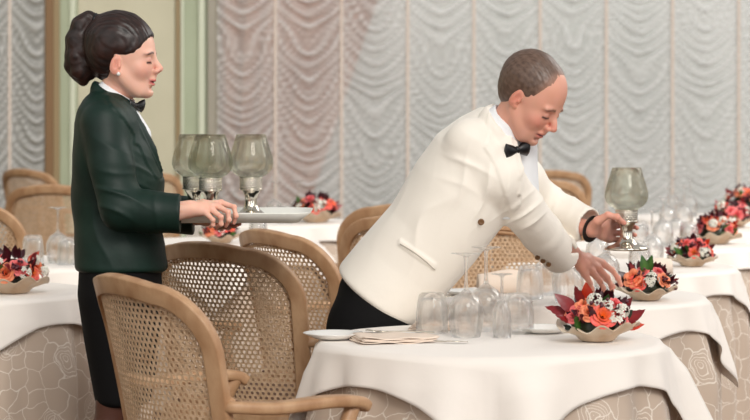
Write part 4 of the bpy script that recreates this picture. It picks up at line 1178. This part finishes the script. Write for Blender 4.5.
napkin_flat((P(438, 0, 6.26).x, 6.26, ZT+.002), .16, .09, -.1, 'beige napkin lying behind the leftmost tumbler, nearest table')
def napkin_tent(px, D, w, h, rot, lab):
    v = []; f = []; n = 16
    prof = [(-.045, 0), (-.040, h*.55), (-.022, h*.95), (0, h), (.022, h*.93), (.042, h*.5), (.048, 0)]
    for i in range(n+1):
        x = -w/2+w*i/n; q = 1+.06*math.sin(x*70); lift = .008*math.sin(x*28+1)
        for y, z in prof: v.append((x, y*q+.004*math.sin(x*50), max(0, z+(lift if z > h*.5 else 0))))
    m = len(prof)
    for i in range(n):
        for j in range(m-1): f.append((i*m+j, (i+1)*m+j, (i+1)*m+j+1, i*m+j+1))
    o = mesh_obj('napkin', v, f, M['napkin']); o.location = (P(px, 0, D).x, D, ZT+.001); o.rotation_euler = (0, 0, rot)
    sm = o.modifiers.new('s', 'SOLIDIFY'); sm.thickness = .004; sm.offset = -1; tag(o, lab, 'napkin', 'beige linen napkins')
napkin_tent(503, 7.56, .17, .068, .05, "beige napkin folded like a tent under the waiter's sleeve, second table")
napkin_tent(655, 8.45, .12, .05, .1, 'beige napkin standing right of the waiter\'s lifted hand, third table')
def cutlery(kind, px, D, rot, lab):
    b = MB(); L = .19
    pts = [(-L/2, 0, .004), (-L/4, 0, .005), (0, 0, .0045), (L*.2, 0, .003)]
    b.sweep(catmull(pts, 5), lambda i, t: rsec(.005-.0025*t, .0016, .4, 2), up=Vector((0, 0, 1)))
    if kind == 'knife':
        b.sweep([(L*.18, 0, .004), (L*.3, .001, .004), (L*.5, .002, .003)], lambda i, t: rsec(.008-.003*t, .0009, .4, 2), up=Vector((0, 0, 1)))
    else:
        b.sweep([(L*.18, 0, .003), (L*.26, 0, .002), (L*.33, 0, .003)], lambda i, t: rsec(.006+.006*t, .0012, .4, 2), up=Vector((0, 0, 1)))
        for k in (-1.5, -.5, .5, 1.5): b.sweep([(L*.32, k*.0055, .003), (L*.5, k*.005, .006)], lambda i, t: rsec(.0016, .001, .4, 2), up=Vector((0, 0, 1)))
    o = b.build(kind, M['silver']); o.location = (P(px, 0, D).x, D, ZT+.001); o.rotation_euler = (0, 0, rot); tag(o, lab, kind, 'silver cutlery')
cutlery('knife', 432, 5.88, -.15, 'silver knife lying nearest the camera on the nearest table')
cutlery('fork', 400, 6.14, 2.9, 'silver fork beside the napkin on the nearest table')
cutlery('knife', 470, 7.32, .1, 'silver knife on the second table behind the upturned glass feet')
# ---------------------------------------------------------------- bouquets
def rose_mesh(c_in, c_out, seed):
    rnd = random.Random(seed); v = []; f = []; col = []
    for ring, (n, r, tilt, hgt) in enumerate(((3, .006, .12, .020), (4, .010, .28, .021), (5, .0145, .50, .020), (6, .019, .85, .016))):
        for k in range(n):
            a = 2*PI*(k+ring*.37+rnd.uniform(-.08, .08))/n; w = 1.25*PI/n; o = len(v)
            for i in range(6):
                t = i/5
                for j in range(7):
                    s = (j/6-.5)*2; aa = a+s*w*(.55+.75*math.sin(PI*min(1, t*.8+.12)))*.9
                    edge = 1-.28*s*s*t
                    rr = r*(.35+.65*min(1, t*1.6))+math.tan(tilt)*hgt*t*t*.62+(.003*t**4)*(1-s*s)
                    z = hgt*t*edge-.003*(t**5)*ring*.8
                    v.append((rr*math.cos(aa), rr*math.sin(aa), z))
                    q = min(1, t*.75+ring*.13); jit = rnd.uniform(.93, 1.05); col.append([max(0, min(1, (c_in[m]*(1-q)+c_out[m]*q)*jit)) for m in range(3)])
            for i in range(5):
                for j in range(6): x = o+i*7+j; f.append((x, x+1, x+8, x+7))
    return v, f, col
def pmesh(name, v, f, col, m):
    me = bpy.data.meshes.new(name); me.from_pydata([tuple(p) for p in v], [], f); me.update(); me.polygons.foreach_set('use_smooth', [True]*len(f))
    a = me.color_attributes.new('Col', 'FLOAT_COLOR', 'POINT'); c = np.ones((len(v), 4), np.float32); c[:, :3] = col; a.data.foreach_set('color', c.ravel()); me.materials.append(m); return me
ROSES = [pmesh('rose', *rose_mesh(srgb(250, 150, 50), srgb(240, 96, 88), 1), M['petal']), pmesh('rose', *rose_mesh(srgb(240, 110, 60), srgb(246, 150, 110), 2), M['petal']), pmesh('rose', *rose_mesh(srgb(214, 50, 60), srgb(240, 120, 120), 3), M['petal'])]
def leaf_mesh(L, W_, curl, c0, c1, seed=0):
    v = []; f = []; col = []; n = 10; m = 6
    for i in range(n+1):
        t = i/n; w = W_*math.sin(PI*t**.8)**.9*(1-.15*t)
        for j in range(m+1):
            s = j/m*2-1; v.append((L*t, w*s, curl*L*t*t+.18*W_*abs(s)*(1-t)+.0012*math.sin(t*30+s*3)))
            k = .5+.5*math.sin(seed+t*5+s*2); q = (1-abs(s))*.6*k; col.append([c0[p]*(1-q)+c1[p]*q for p in range(3)])
    for i in range(n):
        for j in range(m): x = i*(m+1)+j; f.append((x, x+1, x+m+2, x+m+1))
    return v, f, col
LEAF = {'burgundy': [pmesh('burgundy_leaf', *leaf_mesh(.038, .011, c_, srgb(58, 12, 24), srgb(96, 26, 36), i), M['leaf']) for i, c_ in enumerate((.2, -.3, .5))],
        'red': [pmesh('red_leaf', *leaf_mesh(.052, .014, c_, srgb(122, 20, 30), srgb(168, 44, 40), i), M['leaf']) for i, c_ in enumerate((.15, -.2))],
        'orange': [pmesh('orange_leaf', *leaf_mesh(.050, .013, .2, srgb(196, 50, 30), srgb(226, 106, 40), 2), M['leaf'])],
        'green': [pmesh('green_leaf', *leaf_mesh(.052, .013, c_, srgb(52, 92, 38), srgb(104, 146, 62), i), M['leaf']) for i, c_ in enumerate((-.3, .2))],
        'dark': [pmesh('dark_green_leaf', *leaf_mesh(.036, .013, -.1, srgb(34, 50, 36), srgb(60, 78, 50), 1), M['leaf'])]}
def blossom_mesh(seed):
    rnd = random.Random(seed); v = []; f = []; col = []
    for k in range(16):
        d = Vector((rnd.gauss(0, 1), rnd.gauss(0, 1), abs(rnd.gauss(0, 1))+.3)).normalized(); c = d*.0135; q = d.to_track_quat('Z', 'Y').to_matrix(); tw = rnd.uniform(0, 2)
        for p in range(5):
            a = tw+2*PI*p/5; o = len(v)
            for (r, s, z) in ((.0006, 0, 0), (.0040, -.55, .0012), (.0064, 0, .0006), (.0040, .55, .0012)):
                w = Vector((r*math.cos(a+s), r*math.sin(a+s), z)); v.append(c+q@w); g_ = rnd.uniform(.88, 1); col.append([.86*g_, .84*g_, .74*g_])
            f.append((o, o+1, o+2, o+3))
    return v, f, col
BLOS = [pmesh('white_blossom', *blossom_mesh(i), M['petal']) for i in range(2)]
def berry_mesh():
    b = MB(); rnd = random.Random(4)
    for k in range(7):
        c = (rnd.uniform(-.011, .011), rnd.uniform(-.011, .011), rnd.uniform(0, .014))
        b.lathe([(.0001, -.0045), (.0032, -.0032), (.0045, 0), (.0032, .0032), (.0001, .0045)], 8, c)
    return pmesh('berry_cluster', b.v, b.f, [[.10, .018, .03]]*len(b.v), M['leaf'])
BERRY = berry_mesh()
def bowl_obj(root, R, seed, ph=0):
    n = 72; v = []; f = []
    prof = [(.0, .003, 0), (.35, .003, 0), (.42, .0, 0), (.50, .004, 0), (.62, .016, .2), (.80, .024, .6), (.97, .032, 1), (1.12, .036, 1.3)]
    inn = [(1.11, .0385, 1.3), (.95, .035, 1), (.78, .027, .6), (.58, .018, .2), (.40, .009, 0), (0, .008, 0)]
    for r, z, w in prof+inn:
        for i in range(n):
            a = 2*PI*i/n; rf = math.sin(9*a+ph); rr = R*r*(1+.05*w*rf)
            v.append((max(rr, .0003)*math.cos(a), max(rr, .0003)*math.sin(a)*.85, z+w*(.0065*math.sin(9*a+ph+.9)+.004*math.sin(2*a+seed))))
    m = len(prof+inn)
    for j in range(m-1):
        for i in range(n): f.append((j*n+i, j*n+(i+1) % n, (j+1)*n+(i+1) % n, (j+1)*n+i))
    return mesh_obj('bowl', v, f, M['bowl'], root)
def inst(me, name, root, loc, d, roll=0, s=1.0):
    o = bpy.data.objects.new(name, me); COL.objects.link(o); o.parent = root; o.location = loc
    q = Vector(d).normalized().to_track_quat('Z', 'Y').to_matrix().to_4x4() @ Matrix.Rotation(roll, 4, 'Z')
    o.rotation_euler = q.to_euler(); o.scale = (s, s, s); return o
def inst_leaf(kind, root, loc, d, roll, s, rnd):
    me = rnd.choice(LEAF[kind]); o = bpy.data.objects.new(me.name.split('.')[0], me); COL.objects.link(o); o.parent = root; o.location = loc
    x = Vector(d).normalized(); z = (Vector(loc)-Vector((0, 0, .03))).normalized()+Vector((0, -.7, .5)); z = (z-x*z.dot(x)).normalized(); y = z.cross(x)
    q = Matrix((x, y, z)).transposed().to_4x4() @ Matrix.Rotation(roll*.7, 4, 'X')
    o.rotation_euler = q.to_euler(); o.scale = (s, s, s); return o
def bouquet(px, D, seed, lab, spec=None, R=.088, s=1.0):
    rnd = random.Random(seed); root = empty('flower_arrangement', (P(px, 0, D).x, D, ZT)); tag(root, lab, 'flower arrangement', 'table bouquets in ruffled shell bowls')
    root.scale = (s, s, s); bowl_obj(root, R, seed, seed*.7)
    mo = lambda a, e, r=1.0: Vector((math.cos(a)*math.cos(e)*.084*r, math.sin(a)*math.cos(e)*.074*r, .038+math.sin(e)*.074*r))
    dr = lambda a, e: Vector((math.cos(a)*math.cos(e), math.sin(a)*math.cos(e), math.sin(e)+.15))
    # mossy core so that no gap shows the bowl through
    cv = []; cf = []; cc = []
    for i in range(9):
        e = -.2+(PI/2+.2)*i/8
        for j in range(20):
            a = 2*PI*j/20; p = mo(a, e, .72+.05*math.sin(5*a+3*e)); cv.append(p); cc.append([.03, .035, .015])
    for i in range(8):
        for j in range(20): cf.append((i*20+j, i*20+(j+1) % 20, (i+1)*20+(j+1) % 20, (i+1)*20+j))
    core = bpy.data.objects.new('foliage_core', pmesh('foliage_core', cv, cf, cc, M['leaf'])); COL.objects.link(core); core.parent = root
    front = -PI/2
    items = spec or []
    if not spec:
        for k in range(11):
            a = front+(k-5)*.45+rnd.uniform(-.2, .2); items.append(('rose', a, rnd.choice((.2, .55, .95)), rnd.uniform(.85, 1.1)))
        for k in range(4): items.append(('white', front+rnd.uniform(-1.6, 1.6), rnd.uniform(.1, 1.1), 1.1))
        for k in range(3): items.append(('red', rnd.choice((front-1.6, front+1.6, front))+rnd.uniform(-.6, .6), rnd.uniform(.15, .9), rnd.uniform(.8, 1.05)))
        for k in range(2): items.append(('orange', rnd.uniform(0, 2*PI), rnd.uniform(.2, .9), .9))
        for k in range(3): items.append(('green', front+rnd.uniform(-1.5, 1.5), rnd.uniform(-.1, .8), .9))
    for k in range(34): items.append(('burgundy', rnd.uniform(0, 2*PI), rnd.uniform(0, 1.4), rnd.uniform(.75, 1.1)))
    for k in range(3): items.append(('berry', front+rnd.uniform(-1.4, 1.4), rnd.uniform(.1, 1.2), 1.0))
    for k in range(3): items.append(('dark', rnd.uniform(0, 2*PI), rnd.uniform(-.1, .7), .9))
    for k, a, e, sc in items:
        if k.startswith('rose') or k == 'white': e = max(e, .30)
        if k.startswith('rose'):
            me = ROSES[int(k[4:])] if len(k) > 4 else rnd.choice(ROSES)
            inst(me, 'rose', root, mo(a, e, .86), dr(a, e)+Vector((0, -.2, 0)), rnd.uniform(0, 6), sc*.84)
        elif k == 'white': inst(rnd.choice(BLOS), 'white_blossom', root, mo(a, e, 1.0), dr(a, e), rnd.uniform(0, 6), sc*1.15)
        elif k == 'berry': inst(BERRY, 'berry_cluster', root, mo(a, e, 1.05), dr(a, e), 0, sc)
        else: inst_leaf(k, root, mo(a, e, .78), dr(a, e)+Vector((rnd.uniform(-.3, .3), rnd.uniform(-.3, .3), rnd.uniform(-.2, .3))), rnd.uniform(-.9, .9), sc, rnd)
    return root
f0 = -PI/2
spec1 = [('rose0', f0+.12, .42, 1.30), ('rose1', f0-.35, .55, 1.0), ('rose2', f0-.95, .45, 1.0), ('rose2', f0+1.0, .85, 1.0), ('rose1', f0-.75, .80, .95), ('rose2', f0+.9, .3, .8), ('rose1', f0-1.3, .4, .8), ('white', f0+.55, .30, 1.3), ('white', f0+.9, .55, 1.1), ('white', f0-.2, 1.0, 1.2), ('white', f0+.35, .75, 1.0),
         ('red', PI-.1, .30, 1.35), ('red', PI+.15, .62, 1.3), ('red', PI+.4, .95, 1.2), ('orange', PI+.7, 1.1, 1.25), ('red', f0-1.2, .15, 1.1), ('red', .05, .15, 1.2), ('orange', .0, -.05, 1.0), ('red', .3, .5, 1.0), ('green', f0-.75, .0, 1.4), ('green', f0+.4, 1.0, .8)]
bouquet(597, 5.93, 3, 'flower bouquet on the nearest table, big dark red leaves at its left', spec1, .088, 1.08)
spec2 = [('rose1', f0-.75, .50, 1.25), ('rose0', f0-.45, .15, 1.1), ('rose2', f0-.35, .95, .8), ('white', f0+.15, .45, 1.35), ('white', f0+.0, .15, 1.1), ('green', f0-.1, .9, 1.2), ('green', f0+.1, 1.1, 1.1), ('dark', f0+.1, .1, 1.0), ('red', f0-1.2, 1.0, .9), ('rose1', f0+.8, .4, 1.0), ('red', .2, .2, .9), ('rose2', f0+.9, .9, .8)]
bouquet(646, 7.24, 8, "flower bouquet at the waiter's fingertips, second table", spec2, .088, 1.02)
bouquet(692, 8.85, 12, 'flower bouquet with green leaves on the third table', None, .086, 1.0)
bouquet(716, 10.4, 17, 'flower bouquet on the fourth table of the right row', None, .088, 1.2)
bouquet(733, 11.9, 21, 'flower bouquet on the fifth table of the right row', None, .088, 1.25)
bouquet(746, 13.4, 33, 'farthest flower bouquet, cut by the right picture edge', None, .088, 1.45)
bouquet(13, 7.52, 41, 'flower bouquet at the left picture edge', None, .088, 1.22)
bouquet(221, 10.45, 52, "dark bouquet on the cloth below the tray and the waitress's fingers", None)
bouquet(316, 12.45, 61, 'orange bouquet below the curtain, right of the tray', None, .088, 1.4)
